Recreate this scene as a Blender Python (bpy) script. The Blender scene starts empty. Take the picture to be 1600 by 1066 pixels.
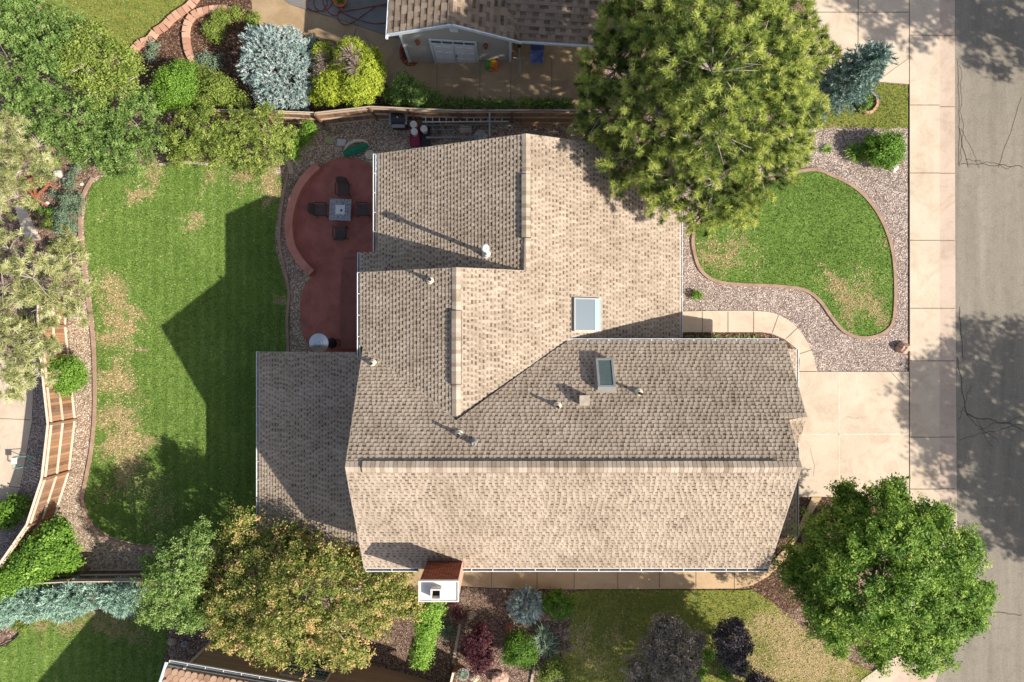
import bpy, math, random
import numpy as np
from mathutils import Vector, Matrix
from mathutils.geometry import delaunay_2d_cdt
R = math.radians
random.seed(7); rng = np.random.default_rng(7)
S = bpy.context.scene
COL = S.collection

# ---------------------------------------------------------------- camera, sky, sun
H = 30.0                       # camera height above the front garden
K = 1111.1                     # pixels of the 1600 wide photo per unit of x / depth
cam_d = bpy.data.cameras.new('camera'); cam = bpy.data.objects.new('camera', cam_d); COL.objects.link(cam)
cam_d.sensor_width = 36; cam_d.lens = 25.0; cam_d.clip_end = 500
cam.location = (0, 0, H); cam.rotation_euler = (0, 0, 0)
S.camera = cam

SUN_AZ = 24.0                  # degrees the sun stands to the -y side of +x
SUN_EL = 39.0
w = bpy.data.worlds.new('World'); S.world = w; w.use_nodes = True
nt = w.node_tree; bg = nt.nodes['Background']
sky = nt.nodes.new('ShaderNodeTexSky'); sky.sky_type = 'NISHITA'; sky.sun_disc = False
sky.sun_elevation = R(SUN_EL); sky.sun_rotation = R(90 + SUN_AZ); sky.air_density = 1.0; sky.dust_density = 2.0
hs = nt.nodes.new('ShaderNodeHueSaturation'); hs.inputs['Saturation'].default_value = 0.75
nt.links.new(sky.outputs[0], hs.inputs['Color']); nt.links.new(hs.outputs[0], bg.inputs[0]); bg.inputs[1].default_value = 0.093
sd = bpy.data.lights.new('sun', 'SUN'); so = bpy.data.objects.new('sun', sd); COL.objects.link(so)
sd.energy = 4.7; sd.angle = R(0.5); sd.color = (1.0, 0.93, 0.80)
sdir = Vector((math.cos(R(SUN_EL)) * math.cos(R(SUN_AZ)), -math.cos(R(SUN_EL)) * math.sin(R(SUN_AZ)), math.sin(R(SUN_EL))))
so.rotation_euler = sdir.to_track_quat('Z', 'Y').to_euler(); so.location = sdir * 60
S.view_settings.view_transform = 'Standard'; S.view_settings.look = 'None'
S.view_settings.exposure = 0.6; S.view_settings.gamma = 1.0
try: S.cycles.max_bounces = 6; S.cycles.diffuse_bounces = 3; S.cycles.transparent_max_bounces = 6
except Exception: pass

# ---------------------------------------------------------------- materials
def new_mat(name, rough=0.85, spec=0.2):
    m = bpy.data.materials.new(name); m.use_nodes = True
    b = m.node_tree.nodes['Principled BSDF']
    b.inputs['Roughness'].default_value = rough
    b.inputs['Specular IOR Level'].default_value = spec
    return m, m.node_tree, b
def N(t, typ, **kw):
    n = t.nodes.new(typ)
    for k, v in kw.items():
        if k in n.inputs: n.inputs[k].default_value = v
        else: setattr(n, k, v)
    return n
def ramp(t, fac, stops, interp='LINEAR'):
    r = t.nodes.new('ShaderNodeValToRGB'); r.color_ramp.interpolation = interp
    e = r.color_ramp.elements
    while len(e) < len(stops): e.new(0.5)
    for i, (p, c) in enumerate(stops): e[i].position = p; e[i].color = (*c, 1)
    t.links.new(fac, r.inputs[0]); return r.outputs[0]
def mixc(t, fac, a, b, mode='MIX'):
    n = t.nodes.new('ShaderNodeMix'); n.data_type = 'RGBA'; n.blend_type = mode
    for s, v in ((0, fac), (6, a), (7, b)):
        if hasattr(v, 'is_linked'): t.links.new(v, n.inputs[s])
        else: n.inputs[s].default_value = v if s == 0 else (*v, 1)
    return n.outputs[2]
def pos(t):
    return t.nodes.new('ShaderNodeNewGeometry').outputs['Position']
def noise(t, scale, detail=3, rough=0.55, vec=None, dist=0.0):
    n = N(t, 'ShaderNodeTexNoise', Scale=scale, Detail=detail, Roughness=rough, Distortion=dist)
    t.links.new(vec if vec is not None else pos(t), n.inputs['Vector']); return n.outputs['Fac']
def mth(t, op, a, b=0.0, c=None):
    n = t.nodes.new('ShaderNodeMath'); n.operation = op
    for i, v in enumerate((a, b) if c is None else (a, b, c)):
        if hasattr(v, 'is_linked'): t.links.new(v, n.inputs[i])
        else: n.inputs[i].default_value = v
    return n.outputs[0]
def bump(t, b, h, strength=0.5, dist=0.02):
    n = N(t, 'ShaderNodeBump', Strength=strength, Distance=dist)
    t.links.new(h, n.inputs['Height']); t.links.new(n.outputs[0], b.inputs['Normal'])
def attr(t, name):
    n = t.nodes.new('ShaderNodeAttribute'); n.attribute_name = name; return n.outputs['Fac']
MATS = {}
def plain(name, col, rough=0.6, spec=0.3, metal=0.0, var=0.12, nscale=6.0):
    m, t, b = new_mat(name, rough, spec); b.inputs['Metallic'].default_value = metal
    c = tuple(col); d = tuple(x * (1 - var * 2) for x in c); e = tuple(min(1, x * (1 + var)) for x in c)
    t.links.new(ramp(t, noise(t, nscale, 5), [(0.3, d), (0.7, e)]), b.inputs['Base Color'])
    MATS[name] = m; return m
def leafmat(name, stops, transl=0.3, rough=0.55, spec=0.25):
    m, t, b = new_mat(name, rough, spec)
    c = ramp(t, attr(t, 'tone'), [(p_, tuple(min(.8, x * 1.22) for x in k_)) for p_, k_ in stops])
    t.links.new(c, b.inputs['Base Color'])
    tr = N(t, 'ShaderNodeBsdfTranslucent'); t.links.new(c, tr.inputs[0])
    mx = t.nodes.new('ShaderNodeMixShader'); mx.inputs[0].default_value = transl
    t.links.new(b.outputs[0], mx.inputs[1]); t.links.new(tr.outputs[0], mx.inputs[2])
    t.links.new(mx.outputs[0], t.nodes['Material Output'].inputs[0])
    MATS[name] = m; return m

def shingle_mat(name, light, mid, brown):
    m, t, b = new_mat(name, 0.95, 0.1)
    tone = mth(t, 'ADD', attr(t, 'tone'), mth(t, 'MULTIPLY', mth(t, 'SUBTRACT', noise(t, 2.6, 5, 0.7), 0.5), 1.0))
    c = ramp(t, tone, [(0.0, tuple(x * .45 for x in brown)), (0.22, brown), (0.5, mid), (0.78, light), (1.0, tuple(min(1, x * 1.1) for x in light))])
    g = ramp(t, noise(t, 70, 2, 0.7), [(0.3, (0.78,) * 3), (0.7, (1.0,) * 3)])
    c = mixc(t, 1.0, c, g, 'MULTIPLY')
    st = ramp(t, noise(t, 0.45, 7, 0.7), [(0.34, (0.80, 0.785, 0.77)), (0.56, (1, 1, 1)), (0.75, (1.05, 1.03, 1.0))])
    c = mixc(t, 1.0, c, st, 'MULTIPLY')
    t.links.new(c, b.inputs['Base Color']); bump(t, b, noise(t, 90, 2), 0.3, 0.004)
    MATS[name] = m
shingle_mat('shingles', (0.53, 0.437, 0.355), (0.43, 0.345, 0.27), (0.30, 0.228, 0.172))
shingle_mat('neighbour_shingles', (0.40, 0.31, 0.235), (0.30, 0.225, 0.17), (0.22, 0.165, 0.125))
shingle_mat('scallop_tiles', (0.60, 0.40, 0.29), (0.52, 0.33, 0.23), (0.42, 0.26, 0.18))

def gravel_mat(name, stops, scale=15.0):
    m, t, b = new_mat(name, 0.9, 0.2)
    v = N(t, 'ShaderNodeTexVoronoi', Scale=scale); t.links.new(pos(t), v.inputs['Vector'])
    sp = t.nodes.new('ShaderNodeSeparateColor'); t.links.new(v.outputs['Color'], sp.inputs[0])
    c = ramp(t, sp.outputs[0], stops)
    edge = ramp(t, v.outputs['Distance'], [(0.25, (1, 1, 1)), (0.65, (0.42, 0.38, 0.35))])
    c = mixc(t, 0.9, c, edge, 'MULTIPLY')
    big = ramp(t, noise(t, 0.8, 4), [(0.3, (0.82, 0.80, 0.78)), (0.7, (1.08, 1.05, 1.0))])
    c = mixc(t, 1.0, c, big, 'MULTIPLY')
    t.links.new(c, b.inputs['Base Color'])
    bump(t, b, mth(t, 'SUBTRACT', 1.0, v.outputs['Distance']), 0.9, 0.03)
    MATS[name] = m
gravel_mat('gravel_tan', [(0.0, (0.34, 0.25, 0.185)), (0.35, (0.54, 0.43, 0.34)), (0.7, (0.68, 0.57, 0.47)), (1.0, (0.84, 0.77, 0.69))], 17)
gravel_mat('gravel_pink', [(0.0, (0.27, 0.215, 0.205)), (0.35, (0.46, 0.38, 0.36)), (0.7, (0.58, 0.495, 0.47)), (1.0, (0.80, 0.73, 0.69))], 20)
gravel_mat('gravel_brown', [(0.0, (0.14, 0.09, 0.07)), (0.4, (0.30, 0.20, 0.16)), (0.8, (0.42, 0.31, 0.26)), (1.0, (0.58, 0.48, 0.42))], 18)
gravel_mat('mulch', [(0.0, (0.07, 0.04, 0.03)), (0.4, (0.15, 0.085, 0.06)), (0.8, (0.24, 0.15, 0.11)), (1.0, (0.38, 0.28, 0.22))], 17)

def grass_mat(name, dark, mid, light, dry=(0.42, 0.30, 0.17), stripes=0.0, ang=0.0):
    m, t, b = new_mat(name, 0.9, 0.1)
    f = mth(t, 'ADD', mth(t, 'MULTIPLY', noise(t, 14, 4, 0.85), 0.72), mth(t, 'ADD', mth(t, 'MULTIPLY', noise(t, 1.6, 6, 0.7), 0.32), mth(t, 'MULTIPLY', mth(t, 'SUBTRACT', noise(t, .35, 3), .5), 0.35)))
    if stripes:
        sx = t.nodes.new('ShaderNodeSeparateXYZ'); t.links.new(pos(t), sx.inputs[0])
        s = mth(t, 'SINE', mth(t, 'MULTIPLY', sx.outputs[0], 13.5))
        f = mth(t, 'ADD', f, mth(t, 'MULTIPLY', s, stripes))
    c = ramp(t, f, [(0.32, dark), (0.54, mid), (0.78, light)])
    dn = mth(t, 'MULTIPLY', mth(t, 'SUBTRACT', noise(t, 3.2, 9, 0.82, dist=.6), 0.5), 3.2)
    dm = mth(t, 'ADD', mth(t, 'MULTIPLY', attr(t, 'dry'), 1.12), dn)
    dm = ramp(t, dm, [(0.52, (0, 0, 0)), (0.86, (.85, .85, .85))])
    dc = ramp(t, noise(t, 16, 3, 0.7), [(0.3, tuple(x * .6 for x in dry)), (0.7, tuple(x * 1.2 for x in dry))])
    c = mixc(t, dm, c, dc)
    t.links.new(c, b.inputs['Base Color']); bump(t, b, noise(t, 30, 3, 0.8), 0.8, 0.04)
    MATS[name] = m
grass_mat('lawn_green', (0.06, 0.115, 0.022), (0.15, 0.24, 0.047), (0.30, 0.385, 0.115), stripes=0.045)
grass_mat('lawn_front', (0.06, 0.115, 0.022), (0.145, 0.245, 0.047), (0.285, 0.385, 0.11))
grass_mat('lawn_olive', (0.13, 0.14, 0.03), (0.24, 0.24, 0.055), (0.38, 0.35, 0.12), dry=(0.46, 0.34, 0.20))

def concrete_mat(name, col, dirt=0.75, big=0.6):
    m, t, b = new_mat(name, 0.9, 0.15)
    c = ramp(t, noise(t, big, 8, 0.65), [(0.3, tuple(x * dirt for x in col)), (0.62, col), (0.8, tuple(min(1, x * 1.08) for x in col))])
    g = ramp(t, noise(t, 38, 3, 0.8), [(0.3, (0.82,) * 3), (0.7, (1.06,) * 3)])
    sp = ramp(t, noise(t, 5, 6, 0.85), [(0.30, (0.80, 0.77, 0.73)), (0.42, (1, 1, 1))])
    st = ramp(t, noise(t, 0.9, 7, 0.75, dist=1.2), [(0.36, (0.86, 0.83, 0.79)), (0.52, (1, 1, 1))]); c = mixc(t, 1.0, c, st, 'MULTIPLY')
    c = mixc(t, 1.0, mixc(t, 1.0, c, g, 'MULTIPLY'), sp, 'MULTIPLY')
    t.links.new(c, b.inputs['Base Color']); bump(t, b, noise(t, 60, 3), 0.25, 0.004); MATS[name] = m
concrete_mat('concrete', (0.66, 0.54, 0.43), 0.86)
concrete_mat('concrete_gutter', (0.58, 0.46, 0.38), 0.85)
concrete_mat('concrete_tan', (0.44, 0.32, 0.20), 0.7)
concrete_mat('concrete_grey', (0.24, 0.23, 0.225), 0.75)
concrete_mat('concrete_path', (0.60, 0.43, 0.265), 0.85)
concrete_mat('edging', (0.42, 0.29, 0.22), 0.7, 3)
concrete_mat('edging_pale', (0.62, 0.50, 0.40), 0.7, 3)
concrete_mat('patio_red', (0.50, 0.185, 0.15), 0.7, 1.6)
concrete_mat('patio_step', (0.35, 0.14, 0.125), 0.75, 1.2)
concrete_mat('wall_salmon', (0.62, 0.27, 0.21), 0.75, 1.5)
def asphalt():
    m, t, b = new_mat('asphalt', 0.9, 0.2)
    sx = t.nodes.new('ShaderNodeSeparateXYZ'); t.links.new(pos(t), sx.inputs[0])
    mp = t.nodes.new('ShaderNodeMapping'); mp.inputs['Scale'].default_value = (1.6, 0.12, 1); t.links.new(pos(t), mp.inputs[0])
    c = ramp(t, noise(t, 1.0, 5, 0.6, mp.outputs[0]), [(0.3, (0.215, 0.188, 0.155)), (0.7, (0.305, 0.27, 0.225))])
    g = ramp(t, noise(t, 32, 3, 0.8), [(0.3, (0.66,) * 3), (0.7, (1.22,) * 3)])
    s = ramp(t, noise(t, 2.2, 4, 0.7), [(0.3, (0.85,) * 3), (0.5, (1, 1, 1))])
    c = mixc(t, 1.0, mixc(t, 1.0, c, g, 'MULTIPLY'), s, 'MULTIPLY')
    t.links.new(c, b.inputs['Base Color']); bump(t, b, noise(t, 50, 3, 0.8), 0.5, 0.01); MATS['asphalt'] = m
asphalt()
def wood(name, a, bcol):
    m, t, b = new_mat(name, 0.8, 0.2)
    tone = mth(t, 'ADD', mth(t, 'MULTIPLY', attr(t, 'tone'), 0.7), mth(t, 'MULTIPLY', noise(t, 7, 6, 0.7), 0.5))
    c = ramp(t, tone, [(0.2, a), (0.9, bcol)]); gr = sum(bcol) / 3 * .8
    c = mixc(t, ramp(t, noise(t, 2.4, 7, .8), [(.42, (0, 0, 0)), (.68, (.6, .6, .6))]), c, (gr * 1.05, gr, gr * .95)) if 'boards' in name else c
    t.links.new(c, b.inputs['Base Color']); MATS[name] = m
wood('fence_boards', (0.13, 0.06, 0.03), (0.44, 0.23, 0.12))
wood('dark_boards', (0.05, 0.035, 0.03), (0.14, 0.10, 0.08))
wood('fence_rail', (0.42, 0.32, 0.24), (0.74, 0.62, 0.50))
wood('siding_tan', (0.27, 0.19, 0.12), (0.38, 0.28, 0.19))
wood('brick_red', (0.12, 0.035, 0.02), (0.33, 0.10, 0.05))
wood('block_salmon', (0.38, 0.19, 0.13), (0.60, 0.36, 0.26))
wood('bark', (0.13, 0.10, 0.075), (0.36, 0.30, 0.25))
wood('twig_grey', (0.22, 0.17, 0.15), (0.55, 0.47, 0.42))
wood('old_planks', (0.40, 0.32, 0.25), (0.66, 0.57, 0.48))
wood('siding_grey', (0.36, 0.34, 0.31), (0.43, 0.405, 0.37))
plain('white_paint', (0.74, 0.75, 0.76), 0.5, 0.4, var=0.06)
plain('trim_blue_white', (0.66, 0.73, 0.80), 0.5, 0.4, var=0.05)
plain('door_white', (0.72, 0.76, 0.80), 0.4, 0.4, var=0.05)
plain('gutter_dark', (0.16, 0.15, 0.14), 0.8, 0.2)
plain('house_wall', (0.50, 0.42, 0.34), 0.9, 0.1)
plain('vent_black', (0.025, 0.025, 0.028), 0.7, 0.2)
plain('joint_dark', (0.22, 0.175, 0.135), 0.9, 0.1)
plain('crack_dark', (0.095, 0.08, 0.068), 0.95, 0.05)
plain('joint_pale', (0.72, 0.63, 0.52), 0.9, 0.1)
plain('steel', (0.75, 0.76, 0.78), 0.28, 0.5, 1.0, var=0.03)
plain('aluminium', (0.32, 0.335, 0.345), 0.55, 0.3, 0.2, var=0.05)
plain('grey_metal', (0.33, 0.33, 0.34), 0.5, 0.4, 0.3)
plain('dark_metal', (0.035, 0.035, 0.04), 0.5, 0.4)
plain('black_plastic', (0.02, 0.02, 0.024), 0.5, 0.4)
plain('dark_sling', (0.12, 0.085, 0.08), 0.8, 0.2)
plain('white_plastic', (0.72, 0.72, 0.70), 0.5, 0.4, var=0.05)
plain('chimney_cap', (0.72, 0.67, 0.62), 0.7, 0.3, var=0.05)
plain('chimney_side', (0.60, 0.33, 0.26), 0.8, 0.2)
plain('pipe_cream', (0.74, 0.66, 0.52), 0.5, 0.4, var=0.06)
plain('red_tote', (0.30, 0.02, 0.06), 0.5, 0.4)
plain('green_fabric', (0.02, 0.22, 0.12), 0.6, 0.3, var=0.25, nscale=14)
plain('vent_box_tan', (0.40, 0.34, 0.28), 0.7, 0.2)
plain('cream', (0.68, 0.60, 0.46), 0.6, 0.3)
plain('lid_green', (0.34, 0.38, 0.20), 0.6, 0.3)
plain('lid_grey', (0.52, 0.53, 0.52), 0.6, 0.3)
plain('orange_hose', (0.24, 0.065, 0.04), 0.5, 0.4)
plain('green_hose', (0.12, 0.20, 0.12), 0.5, 0.4)
plain('terracotta', (0.50, 0.18, 0.08), 0.8, 0.2)
plain('toy_yellow', (0.80, 0.42, 0.02), 0.4, 0.5); plain('toy_green', (0.06, 0.30, 0.05), 0.4, 0.5); plain('toy_orange', (0.75, 0.16, 0.03), 0.4, 0.5)
plain('blue_cloth', (0.12, 0.17, 0.38), 0.8, 0.2)
plain('rust_wood', (0.38, 0.13, 0.07), 0.8, 0.2, var=0.25, nscale=12)
plain('rock_pale', (0.62, 0.57, 0.52), 0.9, 0.2, var=0.2, nscale=9)
plain('rock_pink', (0.55, 0.36, 0.28), 0.9, 0.2, var=0.25, nscale=9)
plain('rock_tan', (0.50, 0.41, 0.30), 0.9, 0.2, var=0.25, nscale=9)
plain('rock_grey', (0.36, 0.33, 0.32), 0.9, 0.2, var=0.25, nscale=9)
plain('rock_red', (0.42, 0.16, 0.11), 0.9, 0.2, var=0.25, nscale=9)
plain('white_bag', (0.62, 0.60, 0.66), 0.5, 0.3)
plain('lamp_copper', (0.22, 0.06, 0.03), 0.4, 0.5)
plain('teal_paint', (0.16, 0.42, 0.38), 0.5, 0.4)
def granite():
    m, t, b = new_mat('granite', 0.35, 0.5)
    t.links.new(ramp(t, noise(t, 26, 3, 0.8), [(0.38, (0.07, 0.07, 0.08)), (0.5, (0.26, 0.26, 0.28)), (0.62, (0.55, 0.54, 0.56))]), b.inputs['Base Color']); MATS['granite'] = m
granite()
def glassmat(name, col, rough=0.08):
    m, t, b = new_mat(name, rough, 0.8); b.inputs['Base Color'].default_value = (*col, 1); MATS[name] = m
glassmat('skylight_glass', (0.12, 0.16, 0.20), 0.3); glassmat('skylight_dark', (0.10, 0.135, 0.14), 0.06); glassmat('window_glass', (0.02, 0.05, 0.045), 0.1)
glassmat('skylight_edge', (0.30, 0.45, 0.46), 0.3)

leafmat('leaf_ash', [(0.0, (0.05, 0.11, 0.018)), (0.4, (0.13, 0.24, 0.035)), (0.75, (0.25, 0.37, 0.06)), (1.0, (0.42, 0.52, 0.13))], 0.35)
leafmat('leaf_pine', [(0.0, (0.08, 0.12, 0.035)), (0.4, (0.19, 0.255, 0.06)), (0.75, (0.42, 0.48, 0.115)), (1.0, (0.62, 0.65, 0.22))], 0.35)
leafmat('leaf_pale_pine', [(0.0, (0.14, 0.16, 0.06)), (0.4, (0.30, 0.33, 0.13)), (0.75, (0.52, 0.51, 0.25)), (1.0, (0.74, 0.66, 0.42))], 0.35)
leafmat('leaf_spruce', [(0.0, (0.06, 0.11, 0.095)), (0.5, (0.18, 0.28, 0.25)), (1.0, (0.38, 0.50, 0.46))], 0.15)
leafmat('leaf_bluespruce', [(0.0, (0.12, 0.19, 0.18)), (0.5, (0.38, 0.49, 0.47)), (1.0, (0.68, 0.77, 0.75))], 0.15)
leafmat('leaf_bluejuniper', [(0.0, (0.08, 0.15, 0.11)), (0.5, (0.26, 0.40, 0.32)), (1.0, (0.48, 0.62, 0.52))], 0.15)
leafmat('leaf_lime', [(0.0, (0.13, 0.17, 0.02)), (0.5, (0.34, 0.41, 0.04)), (1.0, (0.58, 0.62, 0.10))], 0.25)
leafmat('leaf_hedge', [(0.0, (0.06, 0.11, 0.025)), (0.5, (0.155, 0.25, 0.06)), (1.0, (0.32, 0.42, 0.14))], 0.3)
leafmat('leaf_olive', [(0.0, (0.08, 0.12, 0.025)), (0.5, (0.22, 0.29, 0.055)), (1.0, (0.43, 0.48, 0.13))], 0.3)
leafmat('leaf_bright', [(0.0, (0.06, 0.13, 0.02)), (0.5, (0.17, 0.31, 0.04)), (1.0, (0.36, 0.53, 0.11))], 0.35)
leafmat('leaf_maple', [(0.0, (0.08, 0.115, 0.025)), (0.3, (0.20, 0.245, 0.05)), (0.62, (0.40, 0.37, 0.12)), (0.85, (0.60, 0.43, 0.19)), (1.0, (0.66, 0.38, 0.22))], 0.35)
leafmat('leaf_smoke', [(0.0, (0.07, 0.06, 0.055)), (0.5, (0.19, 0.165, 0.135)), (0.9, (0.36, 0.31, 0.25)), (1.0, (0.44, 0.36, 0.29))], 0.2)
leafmat('leaf_purple', [(0.0, (0.02, 0.018, 0.02)), (0.6, (0.06, 0.05, 0.06)), (1.0, (0.17, 0.14, 0.14))], 0.2)
leafmat('leaf_barberry', [(0.0, (0.03, 0.01, 0.014)), (0.6, (0.09, 0.025, 0.035)), (1.0, (0.22, 0.08, 0.09))], 0.2)
leafmat('leaf_grey', [(0.0, (0.08, 0.12, 0.07)), (0.6, (0.20, 0.27, 0.18)), (1.0, (0.36, 0.42, 0.32))], 0.2)
leafmat('leaf_red', [(0.0, (0.25, 0.02, 0.01)), (1.0, (0.55, 0.10, 0.04))], 0.3)
leafmat('leaf_dead', [(0.0, (0.12, 0.09, 0.08)), (1.0, (0.45, 0.36, 0.31))], 0.1)
leafmat('leaf_blade', [(0.0, (0.06, 0.11, 0.02)), (0.5, (0.14, 0.23, 0.045)), (0.85, (0.30, 0.38, 0.11)), (1.0, (0.62, 0.50, 0.30))], 0.3)

# ---------------------------------------------------------------- pixel -> world, the fall of the ground
BREAKS = [(-9.0, -1.8), (-7.5, -1.6), (-5.5, -1.25), (-3.5, -0.85), (-1.0, -0.32), (1.0, -0.06), (2.5, 0.0)]
def gz(x):
    if x <= BREAKS[0][0]: return BREAKS[0][1]
    for (a, za), (b, zb) in zip(BREAKS, BREAKS[1:]):
        if x <= b: return za + (zb - za) * (x - a) / (b - a)
    return 0.0
def P(px, py, z): return Vector(((px - 800) * (H - z) / K, (533 - py) * (H - z) / K, z))
def G(px, py, dz=0.0):
    z = 0.0
    for _ in range(12): z = gz((px - 800) * (H - z) / K)
    p = P(px, py, z); p.z += dz; return p
def at_h(px, py, h):                       # a point h metres over the ground that shows at this pixel
    z = h
    for _ in range(12): z = gz((px - 800) * (H - z) / K) + h
    return P(px, py, z)

# ---------------------------------------------------------------- mesh collecting
ORG = {}
def tag(o, label=None, cat=None, group=None, kind=None):
    if label: o['label'] = label
    if cat: o['category'] = cat
    if group: o['group'] = group
    if kind: o['kind'] = kind
    return o
def empty(name, loc, label=None, cat=None, group=None):
    o = bpy.data.objects.new(name, None); COL.objects.link(o); o.location = loc; o.empty_display_size = 0.3
    ORG[o.name] = Vector(loc); return tag(o, label, cat, group)
class MB:
    def __init__(s): s.v = []; s.f = []; s.m = []; s.t = []
    def add(s, vs, fs, mi=0, tone=0.5):
        b = len(s.v); s.v.extend([tuple(v) for v in vs])
        for f in fs: s.f.append([b + i for i in f]); s.m.append(mi); s.t.append(tone)
        return s
    def box(s, c, d, mi=0, rot=None, tone=0.5):
        x, y, z = d[0] / 2, d[1] / 2, d[2] / 2
        vs = [Vector((i * x, j * y, k * z)) for k in (-1, 1) for i, j in ((-1, -1), (1, -1), (1, 1), (-1, 1))]
        if rot is not None:
            if not isinstance(rot, Matrix): rot = Matrix.Rotation(rot, 3, 'Z')
            vs = [rot @ v for v in vs]
        c = Vector(c); vs = [v + c for v in vs]
        return s.add(vs, [(3, 2, 1, 0), (4, 5, 6, 7), (0, 1, 5, 4), (1, 2, 6, 5), (2, 3, 7, 6), (3, 0, 4, 7)], mi, tone)
    def beam(s, a, b, w, h, mi=0, tone=0.5, up=(0, 0, 1)):
        a = Vector(a); b = Vector(b); d = b - a; L = d.length
        if L < 1e-6: return s
        X = d / L; Y = Vector(up).cross(X)
        if Y.length < 1e-4: Y = Vector((0, 1, 0)).cross(X)
        Y.normalize(); Z = X.cross(Y)
        M = Matrix((X, Y, Z)).transposed()
        return s.box((a + b) / 2, (L, w, h), mi, M, tone)
    def tube(s, pts, r, n=8, mi=0, tone=0.5, cap=True):
        pts = [Vector(p) for p in pts]; rs = r if isinstance(r, (list, tuple)) else [r] * len(pts)
        ref = Vector((0, 0, 1)) if abs((pts[-1] - pts[0]).normalized().z) < 0.9 else Vector((1, 0, 0))
        vs = []
        for i, p in enumerate(pts):
            d = (pts[min(i + 1, len(pts) - 1)] - pts[max(i - 1, 0)])
            if d.length < 1e-6: d = Vector((0, 0, 1))
            d.normalize(); a = d.cross(ref)
            if a.length < 1e-3: a = d.cross(Vector((0, 1, 0)))
            a.normalize(); b = d.cross(a)
            for k in range(n):
                t = 2 * math.pi * k / n; vs.append(p + (a * math.cos(t) + b * math.sin(t)) * rs[i])
        fs = [(i * n + k, i * n + (k + 1) % n, (i + 1) * n + (k + 1) % n, (i + 1) * n + k) for i in range(len(pts) - 1) for k in range(n)]
        if cap: fs += [tuple(range(n))[::-1], tuple((len(pts) - 1) * n + k for k in range(n))]
        return s.add(vs, fs, mi, tone)
    def lathe(s, c, prof, n=20, mi=0, tone=0.5):
        c = Vector(c); vs = []
        for r, z in prof:
            for k in range(n):
                t = 2 * math.pi * k / n; vs.append(c + Vector((r * math.cos(t), r * math.sin(t), z)))
        fs = [(i * n + k, i * n + (k + 1) % n, (i + 1) * n + (k + 1) % n, (i + 1) * n + k) for i in range(len(prof) - 1) for k in range(n)]
        fs += [tuple(range(n))[::-1], tuple((len(prof) - 1) * n + k for k in range(n))]
        return s.add(vs, fs, mi, tone)
    def slab(s, top, thick, mi=0, tone=0.5):
        n = len(top); top = [Vector(p) for p in top]
        vs = top + [p - Vector((0, 0, thick)) for p in top]
        return s.add(vs, [tuple(range(n)), tuple(range(2 * n - 1, n - 1, -1))] + [(i, i + n, (i + 1) % n + n, (i + 1) % n) for i in range(n)], mi, tone)
    def build(s, name, mats, parent=None, loc=None, smooth=False, attrs=None):
        mats = mats if isinstance(mats, (list, tuple)) else [mats]
        og = ORG[parent.name] if parent is not None else Vector(loc if loc is not None else (0, 0, 0))
        me = bpy.data.meshes.new(name)
        me.from_pydata([(v[0] - og.x, v[1] - og.y, v[2] - og.z) for v in s.v], [], s.f)
        for m in mats: me.materials.append(MATS[m])
        if len(mats) > 1: me.polygons.foreach_set('material_index', s.m)
        a = me.attributes.new('tone', 'FLOAT', 'FACE'); a.data.foreach_set('value', s.t)
        if smooth: me.polygons.foreach_set('use_smooth', [True] * len(s.f))
        if attrs:
            for k, v in attrs.items():
                at = me.attributes.new(k, 'FLOAT', 'POINT'); at.data.foreach_set('value', v)
        me.update()
        o = bpy.data.objects.new(name, me); COL.objects.link(o)
        if parent is not None: o.parent = parent; ORG[o.name] = og
        else: o.location = og; ORG[o.name] = og
        return o
def np_mesh(name, V, F, mat, tone_face, parent=None, loc=(0, 0, 0)):
    """V (n,3), F (m,k): one mesh out of arrays"""
    og = ORG[parent.name] if parent is not None else Vector(loc)
    me = bpy.data.meshes.new(name); k = F.shape[1]
    me.vertices.add(len(V)); me.vertices.foreach_set('co', (V - np.array(og)).astype(np.float32).ravel())
    me.loops.add(F.size); me.loops.foreach_set('vertex_index', F.astype(np.int32).ravel())
    me.polygons.add(len(F)); me.polygons.foreach_set('loop_start', (np.arange(len(F)) * k).astype(np.int32))
    me.materials.append(MATS[mat])
    a = me.attributes.new('tone', 'FLOAT', 'FACE'); a.data.foreach_set('value', np.clip(tone_face, 0, 1).astype(np.float32))
    me.update(calc_edges=True)
    o = bpy.data.objects.new(name, me); COL.objects.link(o)
    if parent is not None: o.parent = parent
    else: o.location = og
    ORG[o.name] = og; return o

def copy_tree(o, parent=None):
    c = o.copy(); COL.objects.link(c); c.parent = parent; ORG[c.name] = ORG[o.name]
    for ch in list(o.children): copy_tree(ch, c)
    return c

# ---------------------------------------------------------------- ground patches
def smooth_loop(pts, n=8, closed=True):
    out = []; L = len(pts)
    rngi = range(L) if closed else range(L - 1)
    g = (lambda i: pts[i % L]) if closed else (lambda i: pts[max(0, min(L - 1, i))])
    for i in rngi:
        p0, p1, p2, p3 = g(i - 1), g(i), g(i + 1), g(i + 2)
        for k in range(n):
            t = k / n
            out.append(tuple(0.5 * ((2 * p1[j]) + (-p0[j] + p2[j]) * t + (2 * p0[j] - 5 * p1[j] + 4 * p2[j] - p3[j]) * t * t + (-p0[j] + 3 * p1[j] - 3 * p2[j] + p3[j]) * t ** 3) for j in (0, 1)))
    if not closed: out.append(tuple(pts[-1]))
    return out
def poly_px(pts): return [(G(*p).x, G(*p).y) for p in pts]
def inside(poly, X, Y):
    r = np.zeros(X.shape, bool); n = len(poly)
    for i in range(n):
        x1, y1 = poly[i]; x2, y2 = poly[(i + 1) % n]
        if y1 == y2: continue
        c = ((y1 > Y) != (y2 > Y)) & (X < (x2 - x1) * (Y - y1) / (y2 - y1) + x1); r ^= c
    return r
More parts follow.
